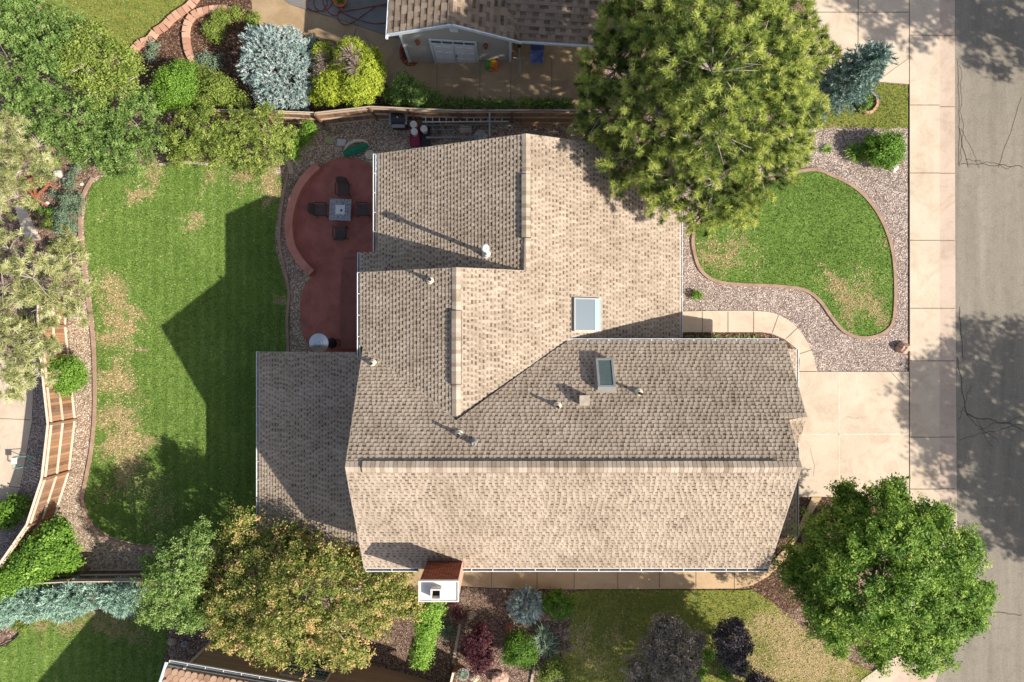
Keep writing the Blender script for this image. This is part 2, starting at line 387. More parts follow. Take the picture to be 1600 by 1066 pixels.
def rag(dx, dy, s):      # ragged outline of a worn patch
    a = np.arctan2(dy, dx); return 1 + .30 * np.sin(2 * a + s * 5) + .22 * np.sin(5 * a + s * 11) + .16 * np.sin(9 * a + s * 3)
def drape(name, poly, dz, mat, label_kind='structure', spots=None, grid=None, lines=None, thick=0.0, parent=None):
    """a ground sheet over polygon poly (world xy); spots = [(x,y,r,strength)] of dry grass; lines = [(pts, width, matname)]"""
    xs = [p[0] for p in poly]; ys = [p[1] for p in poly]
    V = [Vector(p) for p in poly]; n = len(V); E = []; 
    for bx, _ in BREAKS:
        if min(xs) < bx < max(xs):
            V += [Vector((bx, min(ys) - 1)), Vector((bx, max(ys) + 1))]; E.append((len(V) - 2, len(V) - 1))
    if grid:
        X, Y = np.meshgrid(np.arange(min(xs), max(xs), grid), np.arange(min(ys), max(ys), grid))
        X = (X + 0.013).ravel(); Y = (Y + 0.017).ravel(); k = inside(poly, X, Y)
        V += [Vector((float(a), float(b))) for a, b in zip(X[k], Y[k])]
    r = delaunay_2d_cdt(V, E, [list(range(n))], 1, 1e-5)
    mb = MB(); vs = [(v.x, v.y, gz(v.x) + dz) for v in r[0]]
    fs = []
    for f in r[2]:
        a, b, c = [r[0][i] for i in f[:3]]
        cr = (b.x - a.x) * (c.y - a.y) - (b.y - a.y) * (c.x - a.x)
        if abs(cr) > 1e-9: fs.append(tuple(f) if cr > 0 else tuple(reversed(f)))
    mb.add(vs, fs)
    if thick:
        m = len(poly); pp = poly; 
        for i in range(m):
            (x1, y1), (x2, y2) = pp[i], pp[(i + 1) % m]
            z1, z2 = gz(x1) + dz, gz(x2) + dz
            mb.add([(x1, y1, z1), (x2, y2, z2), (x2, y2, z2 - thick), (x1, y1, z1 - thick)], [(0, 1, 2, 3)])
    mats = [mat]
    for ln in (lines or []):
        pts, wd, mn = ln
        if mn not in mats: mats.append(mn)
        ribbon(mb, pts, wd, dz + 0.005, mats.index(mn))
    at = {}
    if spots is not None or mat.startswith('lawn'):
        d = np.zeros(len(mb.v)); A = np.array([(v[0], v[1]) for v in mb.v])
        for (x, y, rr, st) in (spots or []):
            q = np.hypot(A[:, 0] - x, A[:, 1] - y) / rr * rag(A[:, 0] - x, A[:, 1] - y, x); d = np.maximum(d, st * np.clip(1.35 - q, 0, 1))
        at['dry'] = d.astype(np.float32)
    o = mb.build(name, mats, parent, attrs=at)
    if label_kind: o['kind'] = label_kind
    return o
def ribbon(mb, pts, wd, dz, mi=0, closed=False, zf=None, thick=0.0, tone=0.5):
    """flat strip along pts (world xy)"""
    q = []
    for i in range(len(pts) - 1 + (1 if closed else 0)):
        a = Vector(pts[i][:2]); b = Vector(pts[(i + 1) % len(pts)][:2]); L = (b - a).length; k = max(1, int(L / 0.5))
        for j in range(k): q.append(a + (b - a) * j / k)
    if not closed: q.append(Vector(pts[-1][:2]))
    n = len(q); vs = []
    for i, p in enumerate(q):
        if closed: d = q[(i + 1) % n] - q[i - 1]
        else: d = q[min(i + 1, n - 1)] - q[max(i - 1, 0)]
        if d.length < 1e-7: d = Vector((1, 0))
        d.normalize(); nn = Vector((-d.y, d.x)) * wd / 2
        for s in (1, -1):
            x, y = p.x + nn.x * s, p.y + nn.y * s
            vs.append((x, y, gz(x) + dz))
    m = n if closed else n - 1
    fs = [(2 * i, 2 * i + 1, (2 * i + 3) % (2 * n), (2 * i + 2) % (2 * n)) for i in range(m)]
    mb.add(vs, fs, mi, tone)
    if thick:
        lo = [(x, y, z - thick) for x, y, z in vs]
        for s in (0, 1):
            a = [vs[2 * i + s] for i in range(n)]; b = [lo[2 * i + s] for i in range(n)]
            mb.add(a + b, [(i, (i + 1) % n, (i + 1) % n + n, i + n) if s else (i, i + n, (i + 1) % n + n, (i + 1) % n) for i in range(m)], mi, tone)
        if not closed:
            mb.add([vs[0], vs[1], lo[1], lo[0]], [(0, 1, 2, 3)], mi, tone); mb.add([vs[-2], vs[-1], lo[-1], lo[-2]], [(0, 1, 2, 3)], mi, tone)
def band(name, pts, wd, dz, mat, closed=False, thick=0.1, kind='structure'):
    mb = MB(); ribbon(mb, pts, wd, dz, 0, closed, thick=thick); o = mb.build(name, mat)
    if kind: o['kind'] = kind
    return o
def tufts(name, polys, per_m2, mat, length=0.075, width=0.016, spots=(), keep_out=()):
    Vs = []
    tn = []
    for poly in polys:
        xs = [p[0] for p in poly]; ys = [p[1] for p in poly]; A = (max(xs) - min(xs)) * (max(ys) - min(ys))
        n = int(A * per_m2); X = rng.uniform(min(xs), max(xs), n); Y = rng.uniform(min(ys), max(ys), n)
        k = inside(poly, X, Y); X = X[k]; Y = Y[k]; n = len(X)
        bx = np.array([b[0] for b in BREAKS]); bz = np.array([b[1] for b in BREAKS]); Z = np.interp(X, bx, bz) + 0.03
        a = rng.uniform(0, 2 * np.pi, n); L = length * rng.uniform(.5, 1.3, n); wv = width * rng.uniform(.6, 1.2, n)
        d = np.stack([np.cos(a), np.sin(a)], 1); e = np.stack([-d[:, 1], d[:, 0]], 1)
        base = np.stack([X, Y, Z], 1)
        p0 = base.copy(); p0[:, :2] -= e * wv[:, None]; p1 = base.copy(); p1[:, :2] += e * wv[:, None]
        p2 = base.copy(); p2[:, :2] += d * (L * .8)[:, None]; p2[:, 2] += L * rng.uniform(.4, 1.0, n)
        Vs.append(np.stack([p0, p1, p2], 1).reshape(-1, 3))
        t = rng.uniform(0.0, 0.8, n); t[rng.uniform(size=n) < .012] = 1.0
        for (x, y, rr, st) in spots:
            q = np.clip(1.3 - np.hypot(X - x, Y - y) / rr * rag(X - x, Y - y, x), 0, 1) * st
            t = np.where(rng.uniform(0, 1, n) < q * 0.55, 1.0, t)
        tn.append(t)
    V = np.concatenate(Vs); F = np.arange(len(V)).reshape(-1, 3)
    o = np_mesh(name, V, F, mat, np.concatenate(tn)); return o
# ================================================================ THE GROUND
def g_sheet():
    mb = MB(); xs = [-70] + [b[0] for b in BREAKS] + [70]
    vs = [(x, y, gz(x) - 0.02) for x in xs for y in (-60, 60)]
    mb.add(vs, [(2 * i, 2 * i + 2, 2 * i + 3, 2 * i + 1) for i in range(len(xs) - 1)])
    o = mb.build('ground', 'gravel_brown'); o['kind'] = 'structure'
g_sheet()
W = lambda L: [(G(*p).x, G(*p).y) for p in L]
def spot(px, py, r, s=1.0): g = G(px, py); return (g.x, g.y, r / 36.0, s)

# -- street side
def road():
    e = W([(1492, -600), (1492, 200), (1493, 500), (1495, 800), (1496, 850), (1490, 930), (1478, 1010), (1455, 1090), (1440, 1500)])
    poly = e + [(60, e[-1][1]), (60, e[0][1])]
    def wig(a, b, n=14, amp=5, seed=1):
        r = random.Random(seed); out = []; ox = oy = 0
        for i in range(n + 1):
            t = i / n; ox += r.uniform(-amp, amp) * .5; oy += r.uniform(-amp, amp) * .5; ox *= .8; oy *= .8
            out.append((a[0] + (b[0] - a[0]) * t + ox, a[1] + (b[1] - a[1]) * t + oy))
        return W(out)
    L = [(wig((1497, 95), (1500, 260), 16, 3, 1), .02), (wig((1500, 255), (1600, 262), 16, 5, 2), .03), (wig((1500, 200), (1512, 262), 8, 3, 3), .03),
         (wig((1497, 560), (1510, 650), 12, 4, 4), .03), (wig((1510, 645), (1600, 672), 16, 6, 5), .035), (wig((1505, 640), (1560, 690), 12, 6, 6), .02),
         (wig((1500, 690), (1600, 664), 14, 6, 7), .02), (wig((1545, 955), (1600, 962), 10, 4, 8), .035), (wig((1500, 480), (1505, 560), 10, 3, 9), .03),
         (wig((1508, 250), (1580, 262), 14, 8, 10), .025), (wig((1500, 655), (1520, 600), 8, 8, 14), .018), (wig((1510, 650), (1545, 700), 9, 9, 15), .018), (wig((1530, 672), (1600, 650), 14, 7, 16), .02), (wig((1499, 100), (1503, 255), 20, 7, 17), .015), (wig((1504, 200), (1530, 262), 12, 8, 18), .015), (wig((1560, 262), (1600, 150), 10, 4, 12), .02)]
    drape('road', poly, -0.012, 'asphalt', lines=[(p, wdt, 'crack_dark') for p, wdt in L])
road()
def hline(y, x0, x1, wd=.035, m='joint_dark'): return (W([(x0, y), (x1, y)]), wd, m)
sw = W([(1420, -600), (1467, -600), (1467, 780), (1471, 850), (1462, 930), (1440, 1000), (1410, 1045), (1380, 1075), (1340, 1200), (1300, 1180), (1345, 1062), (1376, 1040), (1405, 990), (1422, 900), (1421, 840)])
drape('pavement', sw, 0.055, 'concrete', thick=0.2, lines=[hline(y, 1420, 1467) for y in (-60, 56, 165, 271, 376, 482, 564, 683, 764)])
gp = W([(1467.6, -600), (1491.6, -600), (1492, 200), (1493, 500), (1495, 800), (1496, 850), (1490, 930), (1478, 1010), (1455, 1090), (1440, 1300), (1400, 1300), (1381, 1075), (1411, 1045), (1441, 1000), (1463, 930), (1471.6, 850), (1467.6, 780)])
drape('kerb', gp, 0.004, 'concrete_gutter', lines=[hline(y, 1468, 1492) for y in (-60, 56, 167, 271, 376, 482, 564, 683, 764)])
dr = W([(1246, 581), (1419.4, 581), (1419.4, 776), (1246, 776)])
drape('driveway', dr, 0.045, 'concrete', thick=0.2, lines=[(W([(1310, 582), (1310, 775)]), .04, 'joint_pale'), (W([(1247, 679), (1419, 678)]), .045, 'joint_pale'),
      (W([(1392, 582), (1419, 611)]), .02, 'joint_dark'), (W([(1322, 650), (1335, 655), (1342, 652)]), .01, 'joint_dark'), (W([(1265, 700), (1272, 728), (1270, 744)]), .01, 'joint_dark'), (W([(1408, 758), (1419, 746)]), .02, 'joint_dark')])
nd = W([(1255, -400), (1419.4, -400), (1419.4, 132), (1340, 126), (1298, 108), (1262, 70)])
drape('neighbour_driveway', nd, 0.045, 'concrete', thick=0.2, lines=[(W([(1340, -400), (1340, 120)]), .03, 'joint_dark'), hline(20, 1262, 1419), (W([(1380, 120), (1419, 92)]), .02, 'joint_dark')])
lawn_n = W([(1290, 118), (1340, 127), (1418, 134), (1418, 201), (1380, 202), (1340, 199), (1290, 202), (1270, 190)])
drape('neighbour_front_lawn', lawn_n, 0.03, 'lawn_olive', grid=.4, spots=[spot(1350, 203, 14, .9), spot(1300, 203, 16, 1), spot(1400, 203, 12, .8)])
# gravel of the front garden
gf = W([(1060, 200), (1419, 200), (1419, 581.5), (1276, 581.5), (1250, 545), (1060, 545)])
drape('gravel_bed', gf, 0.0, 'gravel_pink')
# front lawn and its edging
fl = [(1262, 266), (1300, 275), (1340, 297), (1372, 335), (1392, 385), (1398, 440), (1396, 495), (1386, 516), (1362, 527), (1335, 526), (1315, 515), (1298, 495), (1280, 470), (1255, 453), (1210, 447), (1160, 445), (1120, 440), (1096, 424), (1086, 400), (1083, 370), (1100, 340), (1180, 290)]
fls = W(smooth_loop(fl, 5))
fspots = [spot(1360, 475, 34, .75), spot(1310, 450, 26, .8), spot(1325, 480, 25, .8), spot(1115, 405, 26, .7), spot(1145, 390, 26, .75), spot(1110, 385, 20, .7), spot(1385, 380, 16, .6), spot(1300, 440, 20, .6), spot(1350, 430, 20, .5), spot(1180, 400, 25, .4)]
drape('front_lawn', fls, 0.03, 'lawn_front', grid=.3, spots=fspots)
band('front_lawn_edging', fls, 0.13, 0.075, 'edging', closed=True)
# entry path
pth = W([(1060, 487), (1100, 486)] + smooth_loop([(1100, 486), (1180, 486), (1215, 492), (1245, 512), (1266, 545), (1276, 580)], 6, False)[1:] + [(1248, 580), (1249, 562), (1244, 545)] + [(1225, 530), (1205, 521), (1190, 519), (1060, 519)])
drape('entry_path', pth, 0.05, 'concrete', thick=0.15, lines=[(W([(x, 487), (x, 519)]), .03, 'joint_dark') for x in (1097, 1137, 1177)] + [(W([(1216, 492), (1206, 520)]), .03, 'joint_dark'), (W([(1247, 511), (1227, 530)]), .03, 'joint_dark'), (W([(1270, 546), (1249, 553)]), .03, 'joint_dark')])
drape('entry_flower_bed', W([(1060, 519.5), (1190, 519.5), (1205, 522), (1225, 531), (1240, 545), (1060, 550)]), 0.006, 'mulch')
# beside the garage, south
drape('tree_bed', W([(1245, 776.5), (1330, 776.5), (1380, 800), (1360, 860), (1300, 900), (1235, 960), (1180, 930), (1170, 914), (1200, 880)]), 0.006, 'mulch')
spth = W([(560, 885), (1200, 885), (1240, 840), (1268, 776.8), (1283, 777), (1262, 812), (1240, 850), (1222, 880), (1200, 900), (1175, 914), (1150, 919), (1000, 920), (900, 920), (716, 915), (560, 915)])
drape('side_path', spth, 0.05, 'concrete_path', thick=0.12, lines=[(W([(x, 886), (x, 919)]), .03, 'joint_dark') for x in (768, 839, 897, 965, 1030, 1087, 1147)])
ls = W([(890, 925), (920, 922), (1150, 922), (1175, 921), (1205, 940), (1270, 995), (1340, 1040), (1372, 1052), (1330, 1085), (1300, 1500), (880, 1500), (885, 1060), (875, 1010), (893, 970)])
sspots = [spot(1230, 1010, 60, .75), spot(1160, 990, 40, .55), spot(1290, 1045, 50, .75), spot(1210, 1060, 50, .7), spot(1290, 1010, 40, .9), spot(905, 1000, 25, .8), spot(960, 1000, 30, .5), spot(1250, 980, 34, 1), spot(1200, 975, 34, .8), spot(1260, 1040, 40, .9), spot(1170, 1040, 40, .7), spot(1320, 1050, 30, .8), spot(930, 1040, 30, .5)]
drape('side_lawn', ls, 0.03, 'lawn_olive', grid=.4, spots=sspots)
# back yard
gb = W([(0, 900), (60, 760), (95, 560), (100, 440), (40, 330), (60, 200), (300, 150), (600, 170), (930, 170), (930, 250), (600, 560), (420, 560), (420, 885), (300, 912), (100, 912)])
drape('back_gravel', gb, 0.0, 'gravel_tan')
drape('garden_bed', W([(0, 180), (250, 150), (470, 180), (470, 225), (440, 262), (250, 262), (150, 275), (128, 330), (130, 440), (100, 520), (0, 520)]), 0.008, 'gravel_brown')
bl = [(150, 285), (200, 262), (280, 255), (370, 258), (425, 268), (444, 285), (436, 320), (430, 380), (442, 430), (452, 480), (450, 560), (450, 700), (450, 850), (330, 852), (240, 852), (180, 840), (148, 818), (134, 785), (136, 750), (146, 700), (152, 640), (152, 560), (148, 500), (140, 430), (133, 360), (138, 310)]
bls = W(smooth_loop(bl, 5))
bspots = [spot(185, 470, 26, 1), spot(180, 500, 24, .9), spot(200, 515, 24, .9), spot(170, 530, 20, .95), spot(190, 590, 28, 1), spot(175, 600, 24, .9), spot(200, 680, 28, 1), spot(185, 700, 26, .9), spot(205, 720, 22, .9), spot(170, 650, 26, .9), spot(215, 690, 24, .9), spot(170, 700, 22, .8), spot(190, 650, 20, .9), spot(165, 600, 18, .7), spot(200, 545, 14, .6), spot(180, 440, 20, .8),
          spot(215, 305, 18, 1), spot(305, 340, 14, .95), spot(300, 355, 10, .9), spot(385, 270, 24, 1), spot(420, 285, 22, 1), spot(240, 268, 24, .8), spot(165, 445, 18, .8), spot(230, 760, 40, .45), spot(170, 770, 22, .5), spot(195, 740, 26, .7), spot(430, 300, 18, .9),
          spot(440, 470, 10, 1), spot(160, 340, 8, .8), spot(222, 545, 6, .9), spot(250, 800, 30, .5), spot(330, 270, 20, .7)]
drape('back_lawn', bls, 0.03, 'lawn_green', grid=.3, spots=bspots)
band('back_lawn_edging', W(smooth_loop([(146, 278), (130, 310), (126, 360), (133, 430), (143, 500), (148, 560), (149, 640), (144, 700), (136, 745), (130, 785), (146, 822), (178, 846), (240, 858), (300, 858)], 6, False)), 0.15, 0.08, 'edging', thick=.12)
band('patio_lawn_edging', W(smooth_loop([(452, 262), (446, 290), (440, 330), (437, 380), (446, 425), (452, 460), (449, 500), (451, 552)], 6, False)), 0.12, 0.08, 'edging', thick=.12)
band('shrub_bed_edging', W(smooth_loop([(250, 258), (285, 254), (325, 257)], 4, False)), 0.12, 0.08, 'edging_pale', thick=.12)
band('shrub_bed_edging', W(smooth_loop([(441, 245), (452, 256), (456, 272)], 4, False)), 0.2, 0.09, 'edging_pale', thick=.12)
# patio
pat = W(smooth_loop([(600, 285), (575, 256), (545, 246), (515, 252), (490, 270), (470, 300), (460, 340), (460, 375), (470, 402), (490, 428)], 5, False) + smooth_loop([(492, 428), (475, 448), (469, 475), (471, 510), (480, 535), (492, 556)], 5, False) + [(600, 560)])
drape('patio', pat, 0.03, 'patio_red', grid=.5)
drape('patio_step', W([(538, 405.5), (600, 405.5), (600, 545), (533, 545), (533, 455), (535, 430)]), 0.15, 'patio_step', thick=.12, lines=[])
# neighbour north: concrete yard
nc = W([(380, -200), (935, -200), (935, 172), (700, 170), (640, 160), (600, 130), (560, 70), (500, 60), (440, 58), (410, 45), (392, 20)])
drape('neighbour_yard_concrete', nc, 0.03, 'concrete_tan', thick=.05, lines=[(W([(557, 45), (552, 62)]), .03, 'crack_dark'), (W([(683, 100), (683, 168)]), .035, 'joint_dark'), (W([(750, 100), (750, 168)]), .035, 'joint_dark'), (W([(798, 100), (798, 168)]), .03, 'joint_dark'), (W([(862, 90), (862, 168)]), .03, 'joint_dark'), (W([(690, 122), (745, 122)]), .02, 'joint_dark'), (W([(640, 98), (618, 118)]), .025, 'joint_dark')])
drape('neighbour_grey_slab', W([(440, -200), (640, -200), (640, 66), (600, 54), (520, 28), (455, 8), (430, -10)]), 0.06, 'concrete_grey', thick=.05)
drape('neighbour_back_lawn', W([(-300, -200), (320, -200), (312, 0), (275, 28), (240, 58), (208, 84), (150, 90), (100, 60), (-300, 60)]), 0.03, 'lawn_olive', grid=.6, spots=[spot(180, 40, 40, .4)])
drape('neighbour_shrub_bed', W([(315, -100), (385, -100), (395, 20), (410, 45), (500, 62), (610, 140), (690, 168), (600, 172), (350, 172), (230, 160), (200, 90), (240, 58), (275, 28), (312, 0)]), 0.045, 'mulch')
# west neighbour
wc = W([(-300, 500), (48, 560), (52, 620), (50, 660), (36, 740), (28, 775), (0, 785), (-300, 800)])
drape('neighbour_patio', wc, 0.03, 'concrete', thick=.05, lines=[(W([(-100, 650), (48, 656)]), .03, 'joint_dark'), (W([(-20, 755), (32, 762)]), .03, 'joint_dark')])
drape('neighbour_gravel_strip', W([(48, 560), (104, 560), (114, 620), (112, 655), (100, 735), (78, 800), (40, 862), (-60, 960), (-200, 960), (-200, 800), (0, 785.5), (28, 776), (36, 741), (50, 661), (52, 620)]), 0.008, 'gravel_pink')
# south-west neighbour lawn
swl = W([(-200, 1000), (10, 1010), (35, 985), (60, 965), (150, 955), (215, 955), (260, 975), (262, 1010), (252, 1045), (245, 1300), (-200, 1300)])
drape('neighbour_south_lawn', swl, 0.03, 'lawn_green', grid=.4, spots=[spot(100, 965, 30, .9), spot(60, 975, 20, .9), spot(190, 970, 40, .8), spot(230, 990, 22, .6), spot(150, 960, 30, .9)])
drape('south_gravel_bed', W([(700, 915.5), (895, 921), (893, 970), (876, 1010), (885, 1060), (885, 1200), (700, 1200), (705, 1040), (590, 1020), (350, 990), (300, 1010), (255, 1040), (255, 975), (300, 915), (560, 915.5)]), 0.006, 'gravel_brown')
band('south_bed_edging', W([(719, 974), (708, 1036)]), 0.12, 0.08, 'edging_pale', thick=.12)
band('south_bed_edging', W([(835, 1041), (829, 1070), (826, 1100)]), 0.1, 0.08, 'edging_pale', thick=.12)
tag(tufts('back_lawn_grass', [bls], 480, 'leaf_blade', spots=bspots), 'short green grass blades with worn tan patches covering the back lawn', 'grass', kind='stuff')
tag(tufts('front_lawn_grass', [fls], 480, 'leaf_blade', spots=fspots), 'short green grass blades covering the curved front lawn', 'grass', kind='stuff')
tag(tufts('side_lawn_grass', [ls], 400, 'leaf_blade', spots=sspots), 'yellowing grass blades covering the lawn south of the side path', 'grass', kind='stuff')
tag(tufts('neighbour_lawn_grass', [lawn_n, swl, W([(-20, -20), (318, -20), (312, 0), (275, 28), (240, 58), (208, 84), (150, 90), (100, 60), (-20, 60)])], 400, 'leaf_blade'), 'grass blades on the two small neighbour lawns at the corners of the lot', 'grass', kind='stuff')

# ================================================================ THE HOUSE
mE = 0.46; zE0, xE0 = 2.5, 6.51
zE = lambda x, y: zE0 + mE * (xE0 - x)
xA = 0.49; zA = zE(xA, 0); xB = -1.85; zB = zE(xB, 0)
RY, RZ = -3.99, 7.47; mM = 0.72
zN = lambda x, y: RZ - mM * (y - RY)
zS = lambda x, y: RZ - 0.70 * (RY - y)
zAW = lambda x, y: zA - mE * (xA - x)
zBW = lambda x, y: zB - mE * (xB - x)
XW, XE1, XE2 = -5.28, 9.17, 9.78
YS = -8.12; EX = 1.94; xBe = -5.40
vl = (-1.85, -2.62)            # where the upper ridge dies into the main slope
def intervals(poly, v, down):
    out = []
    dx, dy = down
    for i in range(len(poly)):
        (x1, y1), (x2, y2) = poly[i], poly[(i + 1) % len(poly)]
        v1 = -(x1 * dx + y1 * dy); v2 = -(x2 * dx + y2 * dy); u1 = x1 * -dy + y1 * dx; u2 = x2 * -dy + y2 * dx
        if (v1 > v) != (v2 > v): out.append(u1 + (u2 - u1) * (v - v1) / (v2 - v1))
    out.sort(); return [(out[i], out[i + 1]) for i in range(0, len(out) - 1, 2)]
def shingles(mb, poly, zf, down, slope, seed=1, expo=0.14, wmin=0.06, wmax=0.125, raise_=0.014, t=0.020, tmix=(0.55, 0.66), band=True):
    r = random.Random(seed); dx, dy = down
    vv = [-(x * dx + y * dy) for x, y in poly]; v = min(vv); vm = max(vv); e = expo * math.cos(math.atan(slope))
    pt = lambda u, v_, h: ((-dx * v_ - dy * u), (-dy * v_ + dx * u), zf(-dx * v_ - dy * u, -dy * v_ + dx * u) + h)
    while v < vm - 0.01:
        v1 = min(v + e, vm); I0 = intervals(poly, v + 1e-4, down); I1 = intervals(poly, v1 - 1e-4, down)
        if len(I0) != len(I1): I0 = I1 = intervals(poly, (v + v1) / 2 + 3e-3, down) if len(I0) > len(I1) else intervals(poly, v1 - 1e-4, down)
        if True:
            for (a0, b0), (a1, b1) in zip(I0, I1):
                lo, hi = min(a0, a1), max(b0, b1); u = lo - r.uniform(0, .2); up = r.random() < .5
                while u < hi:
                    un = u + r.uniform(wmin, wmax) * (1.15 if not up else 1.0)
                    c0a, c0b = max(u, a0), min(un, b0); c1a, c1b = max(u, a1), min(un, b1)
                    if c0b > c0a + .004 or c1b > c1a + .004:
                        c0b = max(c0a, c0b) if c0a < b0 else c0b; 
                        c0a, c0b = min(c0a, b0), max(c0b, a0); c1a, c1b = min(c1a, b1), max(c1b, a1)
                        h = t + (raise_ if up else 0) * r.uniform(.8, 1.1); h1 = (raise_ * .6 if up else 0) + .002
                        tn = (tmix[1] if up else tmix[0]) + r.uniform(-.12, .12)
                        p = [pt(c0a, v, h), pt(c0b, v, h), pt(c1b, v1, h1), pt(c1a, v1, h1), pt(c0a, v, -.004), pt(c0b, v, -.004)]
                        fs = [(0, 1, 2, 3), (4, 5, 1, 0)]
                        if band and not up:      # the dark granule band that these shingles carry between their teeth
                            q_ = .52; lerp = lambda A, B_: tuple(A[i] + (B_[i] - A[i]) * q_ for i in range(3))
                            L_, R_ = lerp(p[0], p[3]), lerp(p[1], p[2])
                            mb.add([L_, R_, p[2], p[3]], [(0, 1, 2, 3)], 0, tn - .36 + r.uniform(-.1, .1)); p[2], p[3] = R_, L_
                        if up:
                            p += [pt(c1a, v1, -.004), pt(c1b, v1, -.004)]; fs += [(4, 0, 3, 6), (1, 5, 7, 2)]
                        mb.add(p, fs, 0, tn)
                    u = un; up = not up
        v = v1
    mb.slab([(x, y, zf(x, y) - 0.004) for x, y in poly], 0.14, 1)
def caps(mb, a, b, half, drop, lift=0.03, step=0.14, seed=3, slopes=(0.46, 0.46)):
    """ridge cap shingles from a to b"""
    r = random.Random(seed); a = Vector(a); b = Vector(b); L = (b - a).length; d = (b - a) / L; n = Vector((-d.y, d.x, 0)).normalized()
    k = int(L / step); 
    for i in range(k):
        p = a + d * (L * i / k); q = a + d * (L * (i + 1) / k + .01)
        t = r.uniform(.35, 1.0); h0, h1 = lift + .012, lift + .002
        u = lambda P_, s, h: P_ + n * s * half + Vector((0, 0, h - half * slopes[0 if s > 0 else 1]))
        V = [p + Vector((0, 0, h0)), q + Vector((0, 0, h1)), u(p, 1, h0), u(q, 1, h1), u(p, -1, h0), u(q, -1, h1)]
        dn = Vector((0, 0, -.02))
        V += [v + dn for v in V[2:]] + [V[0] + dn]
        mb.add(V, [(2, 3, 1, 0), (0, 1, 5, 4), (2, 6, 7, 3), (4, 5, 9, 8), (0, 10, 6, 2), (4, 8, 10, 0)], 0, t)
def ridge_vent(a, b, half, slopes, parent, name='ridge_vent'):
    mb = MB(); a = Vector(a); b = Vector(b); d = (b - a).normalized(); n = Vector((-d.y, d.x, 0))
    def pr(P_): return [P_ + Vector((0, 0, .075)), P_ + n * half + Vector((0, 0, .075 - half * slopes[0])), P_ + n * half + Vector((0, 0, -.02 - half * slopes[0])), P_ - n * half + Vector((0, 0, -.02 - half * slopes[1])), P_ - n * half + Vector((0, 0, .075 - half * slopes[1]))]
    A, B_ = pr(a), pr(b)
    mb.add(A + B_, [(i, (i + 1) % 5, (i + 1) % 5 + 5, i + 5) for i in range(5)] + [(4, 3, 2, 1, 0), (5, 6, 7, 8, 9)])
    o = mb.build(name, 'vent_black', parent)
    m2 = MB(); caps(m2, a - d * -.02, b - d * .02, half - .012, 0, lift=.085, slopes=slopes, seed=9); m2.build('ridge_cap', 'shingles', o)
    return o
def gutter(a, b, parent, side=1, mats=('white_paint', 'gutter_dark'), straps=0.72, wd=0.12):
    """channel from a to b; side=+1 puts it on the left of a->b"""
    mb = MB(); a = Vector(a); b = Vector(b); d = (b - a).normalized(); n = Vector((-d.y, d.x, 0)) * side; z = Vector((0, 0, 1))
    o_ = n * .012
    mb.beam(a + n * (wd) - z * .05, b + n * wd - z * .05, .022, .10)
    mb.beam(a + n * .016 - z * .05, b + n * .016 - z * .05, .016, .09)
    mb.beam(a + n * (wd / 2) - z * .095, b + n * (wd / 2) - z * .095, wd - .03, .012, 1)  # channel floor coloured dark to stand for the shade inside
    for e in (a, b): mb.beam(e + n * .02 - z * .05, e + n * (wd + .01) - z * .05, .012, .10)
    L = (b - a).length; k = max(1, int(L / straps))
    for i in range(1, k): p = a + d * L * i / k; mb.beam(p + n * .01 + z * .002, p + n * wd + z * .002, .025, .012)
    return mb.build('gutter', mats, parent)

house = empty('house', (1.5, -1.0, 0), 'large split level house with tan shingle roofs at the middle of the lot', 'house')
# roofs
mb = MB()
shingles(mb, [(XW, YS), (XE1, YS), (XE1, RY), (XW, RY)], zS, (0, -1), .70, 1)
mainN = [(XW, RY), (XE1, RY), (XE1, -2.52), (XE2, -2.52), (XE2, 0), (EX, 0), vl, (XW, -0.16)]
shingles(mb, mainN, zN, (0, 1), mM, 2)
gs = lambda x, y: zN(x, -2.52) - .72 * (-2.52 - y)
shingles(mb, [(XE1 - .05, -4.9), (XE2, -4.9), (XE2, -2.52), (XE1 - .05, -2.52)], gs, (0, -1), .72, 3)
caps(mb, (XE1 - .3, -2.52, zN(0, -2.52)), (XE2, -2.52, zN(0, -2.52)), .14, 0, slopes=(.72, .72), seed=5)
caps(mb, (XW, RY, RZ), (XE1, RY, RZ), .17, 0, lift=.03, slopes=(.72, .70), seed=6)
roof_main = mb.build('main_roof', ['shingles', 'white_paint'], house)
ridge_vent((P(565, 0, 7.5).x, RY, RZ + .02), (P(1216, 0, 7.5).x, RY, RZ + .02), .20, (.72, .70), house)
mb = MB()
shingles(mb, [(xA, 7.2), (xE0, 7.2), (xE0, 0.0), (EX, 0.0), vl, (xB, 2.44), (xA, 2.44)], zE, (1, 0), mE, 11)
shingles(mb, [(xA, 7.2), (xA, 2.2), (-5.24, 2.2), (-5.91, 2.2), (-5.91, 3.44), (-5.24, 3.44), (-5.24, 7.2)], zAW, (-1, 0), mE, 12)
caps(mb, (xA, 2.44, zA), (xA, 7.2, zA), .14, 0, lift=.03, seed=8)
mb.build('wing_roof', ['shingles', 'white_paint'], house)
ridge_vent((xA, P(0, 372, 5.3).y, zA + .02), (xA, P(0, 272, 5.3).y, zA + .02), .17, (mE, mE), house)
mb = MB()
shingles(mb, [(xB, 2.44), (xBe, 2.44), (xBe, -0.15), vl], zBW, (-1, 0), mE, 13)
caps(mb, (xB, -2.5, zB), (xB, 2.44, zB), .15, 0, lift=.035, seed=10)
mb.build('upper_roof', ['shingles', 'white_paint'], house)
ridge_vent((xB, P(0, 601, 6.4).y, zB + .02), (xB, P(0, 485, 6.4).y, zB + .02), .17, (mE, mE), house)
sx0, sx1 = -10.26, -5.0; sz0, sz1 = 1.15, 3.1
zSR = lambda x, y: sz0 + (sz1 - sz0) * (x - sx0) / (sx1 - sx0)
mb = MB()
